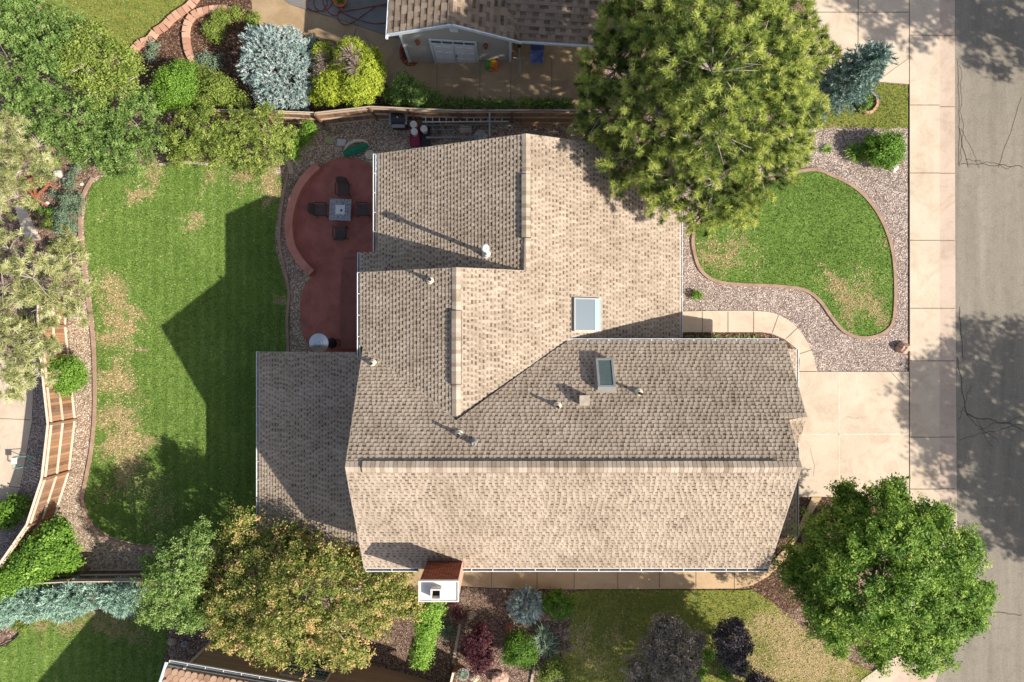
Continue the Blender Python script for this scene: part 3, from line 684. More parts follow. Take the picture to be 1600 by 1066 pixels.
shingles(mb, [(sx0, -7.87), (-5.0, -7.87), (-5.0, -0.43), (sx0, -0.43)], zSR, (-1, 0), .37, 14)
mb.build('sunroom_roof', ['shingles', 'white_paint'], house)
mb = MB()
zP = lambda x, y: 2.5 + .46 * (11.0 - x)
shingles(mb, [(8.9, -7.55), (11.0, -7.55), (11.0, -0.3), (8.9, -0.3)], zP, (1, 0), .46, 15)
mb.build('porch_roof', ['shingles', 'white_paint'], house)
# open valley flashings
mb = MB()
for a, b in (((EX, 0), vl),):
    mb.beam((a[0], a[1], zE(*a) + .035), (b[0], b[1], zE(*b) + .035), .05, .012)
mb.build('valley_flashing', 'vent_black', house)
# walls under the roofs
def prism_y(mb, x0, x1, y0, y1, zb, zt_f):      # box with its top following zt_f(x, y)
    c = [(x0, y0), (x1, y0), (x1, y1), (x0, y1)]
    vs = [(x, y, zb) for x, y in c] + [(x, y, zt_f(x, y)) for x, y in c]
    mb.add(vs, [(3, 2, 1, 0), (4, 5, 6, 7), (0, 1, 5, 4), (1, 2, 6, 5), (2, 3, 7, 6), (3, 0, 4, 7)])
mb = MB(); e = .16
prism_y(mb, XW + .45, XE1 - .35, YS + .5, RY, -2.2, lambda x, y: zS(x, y) - e)
prism_y(mb, XW + .45, XE1 - .35, RY + .001, -.5, -2.2, lambda x, y: zN(x, y) - e)
prism_y(mb, XE1 - .34, XE2 - .3, -4.8, -.45, -.3, lambda x, y: min(zN(x, y), gs(x, y)) - e)
prism_y(mb, -5.0, xA, 2.3, 6.85, -2.2, lambda x, y: zAW(x, y) - e)
prism_y(mb, xA + .001, xE0 - .45, .02, 6.85, -2.2, lambda x, y: zE(x, y) - e)
prism_y(mb, -4.98, xB, -1.5, 2.05, -2.2, lambda x, y: zBW(x, y) - e - .02)
prism_y(mb, xB + .001, xA + 1.5, -1.5, 2.05, -2.2, lambda x, y: zE(x, y) - e - .02)
prism_y(mb, sx0 + .35, -5.0, -7.5, -.75, -2.2, lambda x, y: zSR(x, y) - e)
mb.build('wall', 'house_wall', house)
# garage door under the porch roof
gd = MB(); gd.box((XE2 - .26, -2.9, 1.1), (.06, 4.6, 2.2), 0)
for i in range(5): gd.box((XE2 - .225, -2.9, .22 + .44 * i), (.02, 4.5, .38), 0)
gd.build('garage_door', 'white_paint', house)
# gutters
gutter((xE0, .15, zE0 - .0), (xE0, 7.2, zE0), house, side=-1, wd=.075)
gutter((-5.24, 7.2, zAW(-5.24, 0)), (-5.24, 3.46, zAW(-5.24, 0)), house, side=-1, wd=.10)
gutter((-5.91, 3.44, zAW(-5.91, 0)), (-5.91, 2.3, zAW(-5.91, 0)), house, side=-1, wd=.10)
gutter((xBe, 2.44, zBW(xBe, 0)), (xBe, -0.6, zBW(xBe, 0)), house, side=-1, wd=.10)
gutter((EX, 0.0, zN(0, 0)), (XE2 - .25, 0.0, zN(0, 0)), house, side=1, wd=.075)
gutter((XE1, YS, zS(0, YS)), (-2.2, YS, zS(0, YS)), house, side=1, wd=.12)
gutter((-3.35, YS, zS(0, YS)), (XW + .05, YS, zS(0, YS)), house, side=1, wd=.12)
gutter((sx0, -.43, sz0), (sx0, -7.87, sz0), house, side=-1, wd=.11)
gutter((11.0, -7.55, 2.5), (11.0, -.3, 2.5), house, side=-1, wd=.09, straps=2)
# rake trims
mb = MB()
for (x, y0, y1, f) in ((XW, YS, RY, zS), (XW, RY, -.16, zN), (XE1, YS, RY, zS)):
    mb = MB(); mb.beam((x, y0, f(x, y0) - .06), (x, y1, f(x, y1) - .06), .03, .12); mb.build('rake_trim', 'house_wall', house)
for (y, x0, x1, f) in ((7.2, -5.24, xA, zAW), (7.2, xA, xE0, zE), (2.44, xBe, xB, zBW), (2.44, xB, xA, zE)):
    mb = MB(); mb.beam((x0, y, f(x0, y) - .06), (x1, y, f(x1, y) - .06), .03, .12); mb.build('rake_trim', 'house_wall', house)
# skylights
def skylight(c, sx, sy, zf, slopev, glass, gl_edge=None, h=.14, fr=.07):
    c = Vector(c); X = Vector((1, 0, zf(c.x + 1, c.y) - zf(c.x, c.y))).normalized(); Y = Vector((0, 1, zf(c.x, c.y + 1) - zf(c.x, c.y))).normalized(); Z = X.cross(Y)
    M = Matrix((X, Y, Z)).transposed(); c.z = zf(c.x, c.y)
    root = empty('skylight', c); root.parent = house; root.location = c - ORG[house.name]; ORG[root.name] = c
    mb = MB()
    for s in (-1, 1):
        mb.box(c + M @ Vector((s * (sx / 2 - fr / 2), 0, h / 2)), (fr, sy, h + .1), 0, M)
        mb.box(c + M @ Vector((0, s * (sy / 2 - fr / 2), h / 2 - .001)), (sx - 2 * fr, fr, h + .1), 0, M)
    mb.box(c + M @ Vector((0, 0, .02)), (sx + .12, sy + .12, .02), 1, M)
    mb.build('frame', ['aluminium', 'house_wall'], root)
    g = MB(); g.box(c + M @ Vector((0, 0, h + .02)), (sx - 2 * fr + .01, sy - 2 * fr + .01, .02), 0, M)
    if gl_edge: g.box(c + M @ Vector((sx / 2 - fr - .10, 0, h + .035)), (.22, sy - 2 * fr, .012), 1, M)
    g.build('glass', [glass] + ([gl_edge] if gl_edge else []), root)
    return root
cs = P(915, 492, 4.2); skylight((cs.x, cs.y, 0), 1.12, 1.20, zE, 0, 'skylight_glass', 'skylight_edge', h=.10, fr=.05)
cs = P(944, 588, 5.3); skylight((cs.x, cs.y, 0), .60, 1.18, zN, 0, 'skylight_dark', None, h=.22, fr=.075)
# roof vents
def pipe(px, py, zf, hgt, r=.05, capr=0, mats=('pipe_cream', 'vent_black'), base=.12, lean=None):
    z = 5.0
    for _ in range(8): p = P(px, py, z); z = zf(p.x, p.y)
    p.z = z; mb = MB()
    mb.lathe(p - Vector((0, 0, .05)), [(base + .03, 0), (base + .03, .05), (base, .08), (r + .02, .2), (r + .02, .24)], 14, 0)
    mb.lathe(p, [(r, 0), (r, hgt), (r * .8, hgt)], 14, 1 if hgt < .8 else 0)
    if capr: mb.lathe(p + Vector((0, 0, hgt - .1)), [(r, 0), (capr, .02), (capr, .22), (capr * .6, .26), (.03, .24)], 16, 0)
    return mb.build('vent_pipe', mats, house)
zz = lambda f: f
pipe(761, 397, zAW, 1.55, .075, .13, ('white_plastic', 'vent_black'), .15)
pipe(673, 438, zBW, .45); pipe(582, 568, zN, .35); pipe(717, 679, zN, .5); pipe(741, 691, zN, .25, .07, .09, ('grey_metal', 'grey_metal'), .1)
pipe(871, 635, zN, .5); pipe(998, 614, zN, .5)
c = P(910, 623, 5.6); c.z = zN(c.x, c.y); mb = MB(); mb.box(c + Vector((0, 0, .15)), (.30, .30, .34), 0); mb.box(c + Vector((0, 0, .33)), (.34, .34, .03), 0)
mb.build('vent_box', 'vent_box_tan', house)
# chimney
ct = 6.95; a = P(654, 907, ct); b = P(717, 940, ct)
chim = MB()
x0, x1, y0, y1 = a.x + .03, b.x - .03, b.y + .03, a.y - .03
def brickwall(mb, p0, p1, z0, z1, thick=.01):
    p0 = Vector(p0); p1 = Vector(p1); L = (p1 - p0).length; d = (p1 - p0) / L; r = random.Random(4); z = z0; k = 0
    n = Vector((d.y, -d.x, 0))
    while z < z1:
        u = -.1 * (k % 2)
        while u < L:
            a_, b_ = max(0, u + .004), min(L, u + .2)
            if b_ > a_ + .01:
                q = p0 + d * a_ + n * .006; w_ = p0 + d * b_ + n * .006
                zt = min(z + .066, z1)
                mb.add([(q.x, q.y, z + .006), (w_.x, w_.y, z + .006), (w_.x, w_.y, zt), (q.x, q.y, zt)], [(0, 1, 2, 3)], 0, r.uniform(0, 1))
            u += .208
        z += .075; k += 1
chim.box(((x0 + x1) / 2, (y0 + y1) / 2, (ct - 2.5) / 2), (x1 - x0, y1 - y0, ct + 2.5 - .1), 1)
brickwall(chim, (x1, y1, 0), (x0, y1, 0), 4.2, ct - .12); brickwall(chim, (x0, y1, 0), (x0, y0, 0), 0, ct - .12)
ch = chim.build('chimney', ['brick_red', 'chimney_side'], house)
mb = MB(); mb.box(((a.x + b.x) / 2, (a.y + b.y) / 2, ct - .04), (b.x - a.x, a.y - b.y, .10))
for s in (-1, 1):
    mb.box(((a.x + b.x) / 2 + s * ((b.x - a.x) / 2 - .02), (a.y + b.y) / 2, ct + .03), (.04, a.y - b.y, .04)); mb.box(((a.x + b.x) / 2, (a.y + b.y) / 2 + s * ((a.y - b.y) / 2 - .02), ct + .029), (b.x - a.x - .08, .04, .04))
mb.build('chimney_cap', 'chimney_cap', ch)
mb = MB(); f = P(681, 929, ct + .3); q = .15
for (dx, dy, sx_, sy_) in ((-q, 0, .04, 2 * q + .04), (q, 0, .04, 2 * q + .04), (0, -q, 2 * q - .04, .04), (0, q, 2 * q - .04, .04)):
    mb.box((f.x + dx, f.y + dy, ct + .16), (sx_, sy_, .32), 0)
mb.box((f.x, f.y, ct + .03), (2 * q - .04, 2 * q - .04, .02), 1)
mb.build('flue', ['chimney_cap', 'vent_black'], ch)
# ================================================================ PLANTS
def unit(n, up=0.0):
    v = rng.normal(size=(n, 3)); v[:, 2] += up
    return v / np.linalg.norm(v, axis=1, keepdims=True)
def rhombs(C, Nn, L, Wd, Dir=None):
    """leaf quads at C with normals Nn, long axis Dir"""
    n = len(C)
    A = Dir if Dir is not None else rng.normal(size=(n, 3))
    A = A - Nn * np.sum(A * Nn, 1, keepdims=True); A /= np.linalg.norm(A, axis=1, keepdims=True) + 1e-9
    B = np.cross(Nn, A); L = np.broadcast_to(L, (n,))[:, None]; Wd = np.broadcast_to(Wd, (n,))[:, None]
    V = np.stack([C - A * L * .5, C + B * Wd * .5 + A * L * .05, C + A * L * .5, C - B * Wd * .5 + A * L * .05], 1)
    return V.reshape(-1, 3)
def blobs_of(L, flat=1.0):
    out = []
    for b in L:
        px, py, r, h = b[:4]; f = b[4] if len(b) > 4 else flat
        c = at_h(px, py, h); rr = r * (H - c.z) / K
        out.append((np.array(c), np.array([rr, rr, rr * f])))
    return out
def clumps(blobs, dens, inner=0.62, up=0.35, rmin=.72):
    """clump centres spread over the surfaces of the blobs that lie outside the other blobs"""
    Cs, Ds = [], []
    for i, (c, r) in enumerate(blobs):
        n = max(6, int(dens * 4 * np.pi * (r[0] ** 2 * .5 + r[0] * r[2] * .5)))
        u = unit(n, up); rad = rng.uniform(rmin, 1.04, n)[:, None]
        lump = 1 + .10 * np.sin(u[:, :1] * 7 + i) * np.cos(u[:, 1:2] * 6 + 2 * i)
        Q = c + u * r * rad * lump; keep = np.ones(n, bool)
        for j, (c2, r2) in enumerate(blobs):
            if j != i: keep &= np.sum(((Q - c2) / (r2 * inner)) ** 2, 1) > 1
        Cs.append(Q[keep]); Ds.append(u[keep])
    return np.concatenate(Cs), np.concatenate(Ds)
def zground(C):
    return np.interp(C[:, 0], [b[0] for b in BREAKS], [b[1] for b in BREAKS])
def foliage(name, mat, blobs, parent=None, loc=(0, 0, 0), dens=9.0, cr=.26, leaf=.10, per=34, asp=.55, spread=.17, tone_mu=.5, up=.35, droop=0.0, rnd=.11, orient=.9, fill=.3, gapk=0.0, spray=0.0, tip=0.0):
    C, D = clumps(blobs, dens, up=up)
    if gapk > 0:      # whole clumps left out so that gaps open
        g = np.sin(C[:, 0] * 3.1 + 1) * np.sin(C[:, 1] * 2.7 + 2) * np.sin(C[:, 2] * 3.3); k = (g < .75 - gapk) | (rng.uniform(size=len(C)) < .3); C, D = C[k], D[k]
    m = len(C); t = rng.normal(tone_mu, spread, m)
    idx = np.repeat(np.arange(m), per); n = len(idx)
    off = rng.normal(size=(n, 3)) * cr * .5 * np.array([1, 1, .7]); P_ = C[idx] + off
    P_[:, 2] -= droop * np.linalg.norm(off[:, :2], axis=1)
    tipt = np.zeros(n)
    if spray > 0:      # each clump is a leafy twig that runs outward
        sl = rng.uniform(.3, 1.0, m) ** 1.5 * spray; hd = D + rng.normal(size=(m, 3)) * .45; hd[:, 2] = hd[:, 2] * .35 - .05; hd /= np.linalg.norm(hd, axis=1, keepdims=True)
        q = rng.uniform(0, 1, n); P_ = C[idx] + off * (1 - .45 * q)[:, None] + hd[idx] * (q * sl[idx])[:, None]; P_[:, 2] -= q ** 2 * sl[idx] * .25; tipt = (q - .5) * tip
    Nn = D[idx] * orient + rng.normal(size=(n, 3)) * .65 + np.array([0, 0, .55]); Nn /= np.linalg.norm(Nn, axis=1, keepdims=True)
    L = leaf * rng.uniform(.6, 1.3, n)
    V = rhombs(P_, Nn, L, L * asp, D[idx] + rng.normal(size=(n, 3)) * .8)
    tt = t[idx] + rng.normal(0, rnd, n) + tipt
    if fill > 0:      # larger leaves deeper in, coloured darker so the gaps read as shaded
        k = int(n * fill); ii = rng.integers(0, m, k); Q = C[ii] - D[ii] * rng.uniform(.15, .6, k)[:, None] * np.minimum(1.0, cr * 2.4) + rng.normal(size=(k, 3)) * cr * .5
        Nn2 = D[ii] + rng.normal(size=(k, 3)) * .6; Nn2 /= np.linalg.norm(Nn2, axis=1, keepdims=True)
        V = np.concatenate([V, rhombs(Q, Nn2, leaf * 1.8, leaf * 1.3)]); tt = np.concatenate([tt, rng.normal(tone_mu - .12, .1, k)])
    Fz = np.arange(len(V)).reshape(-1, 4)
    cz = V.reshape(-1, 4, 3).mean(1); keep = cz[:, 2] > zground(cz) + .03; Fz = Fz[keep]; tt = tt[keep]
    V = V[Fz.ravel()]; Fz = np.arange(len(V)).reshape(-1, 4)
    return np_mesh(name, V, Fz, mat, tt, parent, loc)
def needles(name, mat, C, D, parent=None, loc=(0, 0, 0), per=40, length=.2, width=.016, cone=1.0, tone_mu=.5, spread=.16, rnd=.15):
    m = len(C); t = rng.normal(tone_mu, spread, m); idx = np.repeat(np.arange(m), per); n = len(idx)
    d = D[idx] * cone + rng.normal(size=(n, 3)) * .75 + np.array([0, 0, .25]); d /= np.linalg.norm(d, axis=1, keepdims=True)
    L = length * rng.uniform(.65, 1.15, n)[:, None]; s = np.cross(d, rng.normal(size=(n, 3))); s /= np.linalg.norm(s, axis=1, keepdims=True)
    st = C[idx] + D[idx] * rng.uniform(-.10, .10, n)[:, None]
    V = np.stack([st - s * width * .5, st + s * width * .5, st + d * L + s * width * .22, st + d * L - s * width * .22], 1).reshape(-1, 3)
    return np_mesh(name, V, np.arange(len(V)).reshape(-1, 4), mat, t[idx] + rng.normal(0, rnd, n), parent, loc)
def limbs(base, top, blobs, r0, parent, mat='bark', twigs=0, tw_mat=None, seed=1, name='trunk'):
    r = random.Random(seed); mb = MB(); base = Vector(base); top = Vector(top)
    k = 7; pts = [base.lerp(top, i / k) + Vector((r.uniform(-.06, .06), r.uniform(-.06, .06), 0)) * (0 < i < k) for i in range(k + 1)]
    mb.tube(pts, [r0 * (1.25 if i == 0 else 1 - .8 * i / k) for i in range(k + 1)], 9, tone=.4)
    for c, rr in blobs:
        c = Vector(c); i = max(1, min(k - 1, int(k * max(.25, min(.85, (c.z - base.z - rr[2] * .6) / max(.5, top.z - base.z)))))); s = pts[i]
        mid = s.lerp(c, .5) + Vector((r.uniform(-.15, .15), r.uniform(-.15, .15), .12)); end = c + (c - s).normalized() * float(rr[0]) * .55
        mb.tube([s, mid, c, end], [r0 * .36, r0 * .25, r0 * .15, r0 * .05], 6, tone=r.uniform(.3, .7))
        for _ in range(twigs):
            u = Vector((r.uniform(-1, 1), r.uniform(-1, 1), r.uniform(-.1, .9))).normalized()
            e = c + Vector((u.x * rr[0], u.y * rr[1], u.z * rr[2])) * r.uniform(.75, 1.0); q = c.lerp(e, .5) + Vector((r.uniform(-.12, .12), r.uniform(-.12, .12), .06))
            mb.tube([c, q, e], [r0 * .11, r0 * .07, .008], 5, tone=r.uniform(.4, 1), cap=False)
    return mb.build(name, mat, parent)
def broad(name, label, cat, L, mat, base_px=None, top_h=None, r0=.16, group=None, flat=.75, twigs=3, bark='bark', seed=1, base=None, **kw):
    B = blobs_of(L, flat); cen = sum(b[0] for b in B) / len(B)
    if base is None: base = G(sum(b[0] for b in L) / len(L), sum(b[1] for b in L) / len(L)) if base_px is None else G(*base_px)
    root = empty(name, base, label, cat, group)
    rs = np.random.default_rng(seed * 7 + 1); sub = kw.pop('sub', 5); B2 = list(B)
    for c, r_ in B:
        for _ in range(sub):
            u = rs.normal(size=3); u[2] = abs(u[2]) * .8 + .15; u /= np.linalg.norm(u); q = r_[0] * rs.uniform(.26, .42)
            B2.append((c + u * r_ * .86, np.array([q, q, q * .85])))
    foliage('crown', mat, B2, root, **kw)
    tz = max(b[0][2] for b in B) - .3
    limbs(base, (cen[0], cen[1], tz), B, r0, root, bark, twigs, seed=seed)
    return root
def bush(name, label, cat, L, mat, flat=.8, group=None, **kw):
    B = blobs_of(L, flat); cen = sum(b[0] for b in B) / len(B); loc = (cen[0], cen[1], gz(cen[0]))
    if name == 'ground_plant': kw.pop('gapk', 0)
    d = dict(dens=26, cr=.14, leaf=.055, per=26, spread=.14); d.update(kw)
    o = foliage(name, mat, B, None, loc, **d); tag(o, label, cat, group); return o

# -- the big pine by the street side of the house
def big_pine():
    L = [(1110, 110, 92, 9.0), (1180, 90, 88, 7.6), (1060, 80, 80, 7.8), (1000, 55, 68, 6.2), (962, 110, 55, 5.6), (1030, 170, 82, 7.2), (1110, 200, 86, 7.4), (1190, 180, 80, 6.6),
         (1232, 110, 58, 6.0), (1215, 40, 58, 6.0), (1120, 10, 90, 7.0), (945, 180, 46, 5.0), (985, 245, 50, 5.0), (1050, 275, 56, 5.4), (1120, 285, 66, 5.6), (1190, 262, 58, 5.2), (1228, 225, 44, 4.6),
         (1100, 330, 38, 4.8), (1042, 315, 32, 5.0), (1155, 318, 38, 4.4), (1010, -30, 80, 6.6), (1160, -50, 80, 6.0), (1258, 170, 34, 4.6), (925, 135, 26, 4.6), (1270, 60, 22, 4.4), (1300, 82, 10, 4.2), (915, 200, 24, 4.3), (965, 285, 20, 4.6)]
    B = blobs_of(L, .62); base = Vector((8.9, 8.3, 0)); root = empty('pine_tree', base, 'huge dark green pine overhanging the roof of the house beside the street', 'pine tree')
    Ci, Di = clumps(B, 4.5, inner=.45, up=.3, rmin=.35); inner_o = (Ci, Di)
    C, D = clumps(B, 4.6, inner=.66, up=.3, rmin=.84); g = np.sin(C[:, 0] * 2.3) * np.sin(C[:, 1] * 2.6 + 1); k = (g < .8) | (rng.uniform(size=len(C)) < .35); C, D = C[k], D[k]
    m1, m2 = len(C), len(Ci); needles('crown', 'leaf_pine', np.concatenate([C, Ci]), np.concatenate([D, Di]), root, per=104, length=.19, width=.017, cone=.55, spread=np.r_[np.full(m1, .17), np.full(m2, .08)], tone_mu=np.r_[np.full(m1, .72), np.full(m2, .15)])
    limbs(base, (8.0, 9.0, 8.0), B, .26, root, 'twig_grey', 10, seed=3)
    return root
big_pine()
def pale_pine(L, label, seed, base_px=None):
    B = blobs_of(L, .6); cen = sum(b[0] for b in B) / len(B); base = G(sum(b[0] for b in L) / len(L), sum(b[1] for b in L) / len(L))
    root = empty('pine_tree', base, label, 'pine tree', 'pale pines along the left edge')
    C, D = clumps(B, 7.5, inner=.7, up=.3); g = np.sin(C[:, 0] * 3.3 + seed) * np.sin(C[:, 1] * 2.9 + 1); k = g < .55; C, D = C[k], D[k]
    needles('crown', 'leaf_pale_pine', C, D, root, per=66, length=.19, width=.021, cone=.5, spread=.24, tone_mu=.54)
    limbs(base, (cen[0], cen[1], max(b[0][2] for b in B) - .6), B, .14, root, 'twig_grey', 9, seed=seed)
pale_pine([(15, 215, 38, 5), (42, 262, 36, 5), (62, 228, 20, 4.4), (8, 290, 34, 5), (-15, 240, 45, 6), (30, 310, 24, 4.2), (70, 265, 20, 4), (0, 340, 22, 4)], 'dry looking cream tipped pine north of the red garden frame', 1)
pale_pine([(90, 448, 44, 5), (52, 435, 46, 5.8), (122, 486, 24, 4), (112, 402, 28, 4), (5, 450, 46, 6), (15, 390, 36, 5.2), (75, 480, 26, 4.6), (130, 440, 16, 3.8), (100, 375, 18, 3.6), (-15, 500, 40, 6)], 'pale green pine reaching over the back lawn edging beside the old deck', 2)
pale_pine([(28, 548, 48, 5.6), (62, 585, 26, 4.6), (2, 590, 36, 5), (58, 515, 32, 4.8), (-10, 545, 50, 6.2), (75, 545, 18, 4.2), (30, 605, 18, 4)], 'dense pale pine overhanging the neighbour patio west of the wooden fence', 5)
# -- street ash
broad('ash_tree', 'large leafy green street tree with a round crown beside the driveway', 'tree',
      [(1380, 900, 92, 5.6), (1320, 870, 66, 5.0), (1450, 868, 62, 5.0), (1482, 930, 54, 4.8), (1420, 965, 70, 5.0), (1340, 945, 70, 4.8), (1280, 905, 50, 4.4), (1302, 832, 44, 4.4), (1370, 815, 48, 4.8), (1432, 822, 38, 4.4), (1508, 925, 34, 4.3), (1448, 1008, 38, 4.3), (1385, 1010, 34, 4.0), (1252, 885, 34, 3.8), (1318, 775, 14, 4.0), (1382, 778, 22, 4.2), (1400, 768, 14, 4.2), (1500, 868, 22, 4.2), (1290, 970, 26, 3.8), (1472, 812, 14, 4.0), (1335, 792, 18, 4.0), (1535, 935, 10, 4.0), (1515, 960, 16, 4)],
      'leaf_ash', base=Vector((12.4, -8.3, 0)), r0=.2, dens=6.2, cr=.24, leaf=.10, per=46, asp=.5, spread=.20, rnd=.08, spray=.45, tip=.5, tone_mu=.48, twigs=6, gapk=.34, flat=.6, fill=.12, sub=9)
# -- maple and the green tree at the bottom left
broad('maple_tree', 'wide spreading tree with orange tinted green leaves left of the chimney', 'tree',
      [(480, 925, 74, 4.8), (405, 905, 50, 4.3), (560, 920, 55, 4.2), (594, 935, 36, 3.6), (525, 978, 52, 4.2), (440, 975, 56, 4.2), (372, 955, 44, 3.8), (350, 925, 26, 3.5), (382, 835, 20, 4.0), (355, 858, 14, 3.6), (432, 862, 34, 4), (492, 870, 36, 4), (622, 912, 26, 3.2), (580, 972, 22, 3.4), (480, 1008, 26, 3.5), (400, 1000, 28, 3.3), (350, 990, 16, 3.2), (556, 1022, 10, 3.0), (638, 945, 14, 3.0), (375, 808, 12, 4.2), (520, 1022, 12, 3), (425, 1028, 10, 3), (545, 880, 25, 3.8), (340, 880, 16, 3.5), (318, 915, 12, 3.3), (456, 838, 12, 4), (440, 900, 40, 4.6)],
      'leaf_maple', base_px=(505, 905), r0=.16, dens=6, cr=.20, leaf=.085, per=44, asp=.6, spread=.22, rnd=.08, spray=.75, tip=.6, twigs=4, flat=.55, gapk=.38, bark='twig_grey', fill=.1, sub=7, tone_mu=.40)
broad('green_tree', 'small yellow green tree beside the gravel corner left of the orange tinted tree', 'tree',
      [(272, 900, 42, 4.2), (300, 866, 32, 4.0), (312, 838, 20, 3.8), (256, 935, 36, 3.8), (288, 952, 34, 3.4), (238, 880, 18, 3.2), (322, 955, 20, 3.0), (238, 958, 18, 3.0), (262, 850, 14, 3.4), (300, 975, 14, 3)],
      'leaf_hedge', r0=.12, dens=9, cr=.18, leaf=.075, per=40, spread=.24, rnd=.08, spray=.35, tip=.6, tone_mu=.55, flat=.7, gapk=.15, fill=.12)
# -- hedge trees at the top left
broad('hedge_tree', 'dark green broadleaf tree in the top left corner', 'tree', [(25, 30, 50, 4.2), (70, 60, 42, 4.2), (15, 95, 48, 4.0), (70, 115, 44, 4.0), (20, 150, 42, 3.6), (-20, 60, 60, 4), (110, 40, 24, 3.4), (60, 15, 36, 4)], 'leaf_hedge', group='tall hedge trees at the top left', dens=7, cr=.18, leaf=.08, per=42, flat=.7, gapk=.45, fill=.12, spread=.2, rnd=.08, spray=.4, tip=.5, seed=2)
broad('hedge_tree', 'hedge tree with dried yellow twigs showing through its crown beside the neighbour lawn', 'tree', [(140, 60, 34, 3.8), (130, 100, 38, 3.8), (170, 95, 34, 3.6), (190, 130, 30, 3.4), (150, 140, 30, 3.4), (205, 100, 16, 3), (100, 80, 24, 3.4)], 'leaf_olive', group='tall hedge trees at the top left', dens=7, cr=.28, leaf=.085, per=26, flat=.7, gapk=.3, twigs=16, bark='old_planks', seed=3)
broad('hedge_tree', 'middle hedge tree between the dry twigged tree and the cream tipped pine', 'tree', [(60, 185, 34, 3.6), (110, 180, 38, 3.8), (100, 215, 28, 3.2), (130, 210, 26, 3.2), (75, 165, 26, 3.4), (150, 175, 22, 3)], 'leaf_hedge', group='tall hedge trees at the top left', dens=7, cr=.17, leaf=.075, per=42, flat=.7, gapk=.45, tone_mu=.46, fill=.12, spread=.2, rnd=.08, spray=.4, tip=.5, seed=4)
broad('hedge_tree', 'bushy hedge tree overhanging the top left corner of the back lawn', 'tree', [(185, 170, 32, 3.2), (215, 195, 34, 3.2), (180, 215, 36, 3.2), (150, 240, 28, 2.8), (200, 245, 30, 2.6), (230, 230, 24, 2.4), (225, 160, 22, 2.8), (125, 235, 18, 2.6), (180, 265, 14, 2.0)], 'leaf_hedge', group='tall hedge trees at the top left', dens=7, cr=.17, leaf=.075, per=42, flat=.7, gapk=.45, tone_mu=.46, fill=.12, spread=.2, rnd=.08, spray=.4, tip=.5, seed=5)
broad('garden_shrub', 'large olive green shrub against the wooden fence above the back lawn', 'shrub', [(290, 205, 28, 1.9), (325, 200, 30, 2.0), (300, 235, 22, 1.5), (338, 240, 26, 1.6), (270, 225, 14, 1.2), (275, 250, 12, .8)], 'leaf_olive', r0=.06, dens=12, cr=.13, leaf=.06, per=38, flat=.8, gapk=.35, tone_mu=.45, fill=.12, spread=.22, rnd=.08, spray=.28, tip=.5)
broad('garden_shrub', 'large yellow green shrub beside the gravel and the two stepping stones', 'shrub', [(370, 205, 30, 2.0), (415, 200, 32, 2.0), (385, 238, 28, 1.6), (425, 235, 26, 1.6), (400, 262, 14, 1.0), (445, 210, 18, 1.6), (360, 235, 22, 1.6)], 'leaf_olive', r0=.06, dens=12, cr=.13, leaf=.06, per=38, flat=.8, gapk=.32, tone_mu=.52, fill=.12, spread=.22, rnd=.08, spray=.28, tip=.5)
bush('garden_shrub', 'small bright shrub at the fence end beside the green garden hose', 'shrub', [(485, 200, 14, 1.0), (470, 222, 12, .8), (460, 240, 10, .7), (478, 212, 12, .9)], 'leaf_bright')
bush('garden_shrub', 'round bright green shrub between the hedge trees and the blue spruce mound', 'shrub', [(275, 135, 34, 1.6), (262, 155, 22, 1.2), (290, 115, 20, 1.2), (288, 155, 18, 1.2)], 'leaf_bright', leaf=.07, cr=.18)
bush('garden_shrub', 'loose yellow green shrub left of the blue spruce mound', 'shrub', [(322, 118, 16, 1.2), (340, 140, 24, 1.4), (360, 155, 20, 1.2), (320, 160, 20, 1.2), (375, 160, 12, 1.0)], 'leaf_olive', leaf=.065, cr=.18, gapk=.3, tone_mu=.5)
bush('ground_plant', 'low yellow green plants in the shade inside the brick ring bed', 'plant', [(345, 28, 16, .35, .5), (330, 45, 14, .4, .5), (395, 32, 14, .4, .5), (370, 20, 12, .35, .5), (340, 60, 12, .3, .5)], 'leaf_olive', dens=30, gapk=.3)
bush('ground_plant', 'wispy green plants in the shaded mulch beside the brick ring bed', 'plant', [(318, 92, 14, .3, .5), (335, 98, 14, .3, .5), (240, 70, 10, .3, .5), (235, 88, 10, .3, .5)], 'leaf_grey', dens=18, gapk=.3)
def mound(name, label, cat, L, mat, **kw):
    B = blobs_of(L, kw.pop('flat', .75)); cen = sum(b[0] for b in B) / len(B); loc = (cen[0], cen[1], gz(cen[0]))
    C, D = clumps(B, kw.pop('dens', 45), inner=.8, up=.3); d = dict(per=20, length=.11, width=.022, cone=1.2, spread=.2); d.update(kw)
    o = needles(name, mat, C, D, None, loc, **d); tag(o, label, cat); return o
mound('spruce_mound', 'broad silvery blue spruce mound beside the neighbour walk', 'shrub', [(425, 88, 42, 1.5), (442, 120, 42, 1.4), (408, 72, 30, 1.3), (456, 148, 26, 1.0), (466, 88, 24, 1.2), (402, 108, 26, 1.3), (425, 145, 26, 1.0), (470, 162, 12, .6), (448, 65, 22, 1.2)], 'leaf_bluespruce', dens=48, width=.026)
mound('spruce_shrub', 'small dark blue spruce squeezed between the silvery mound and the lime juniper', 'shrub', [(485, 75, 14, .8), (478, 95, 12, .8)], 'leaf_spruce')
lj = empty('juniper_shrub', G(545, 120), 'lime green juniper with two dead brown hollows in its top', 'shrub')
LB = blobs_of([(548, 88, 28, 1.7), (572, 108, 28, 1.6), (520, 136, 28, 1.4), (560, 138, 30, 1.4), (505, 85, 18, 1.3), (582, 90, 16, 1.2), (585, 130, 18, 1.2), (500, 148, 16, 1.0), (530, 112, 18, 1.3), (498, 115, 10, 1.1), (590, 112, 14, 1.2)], .8)
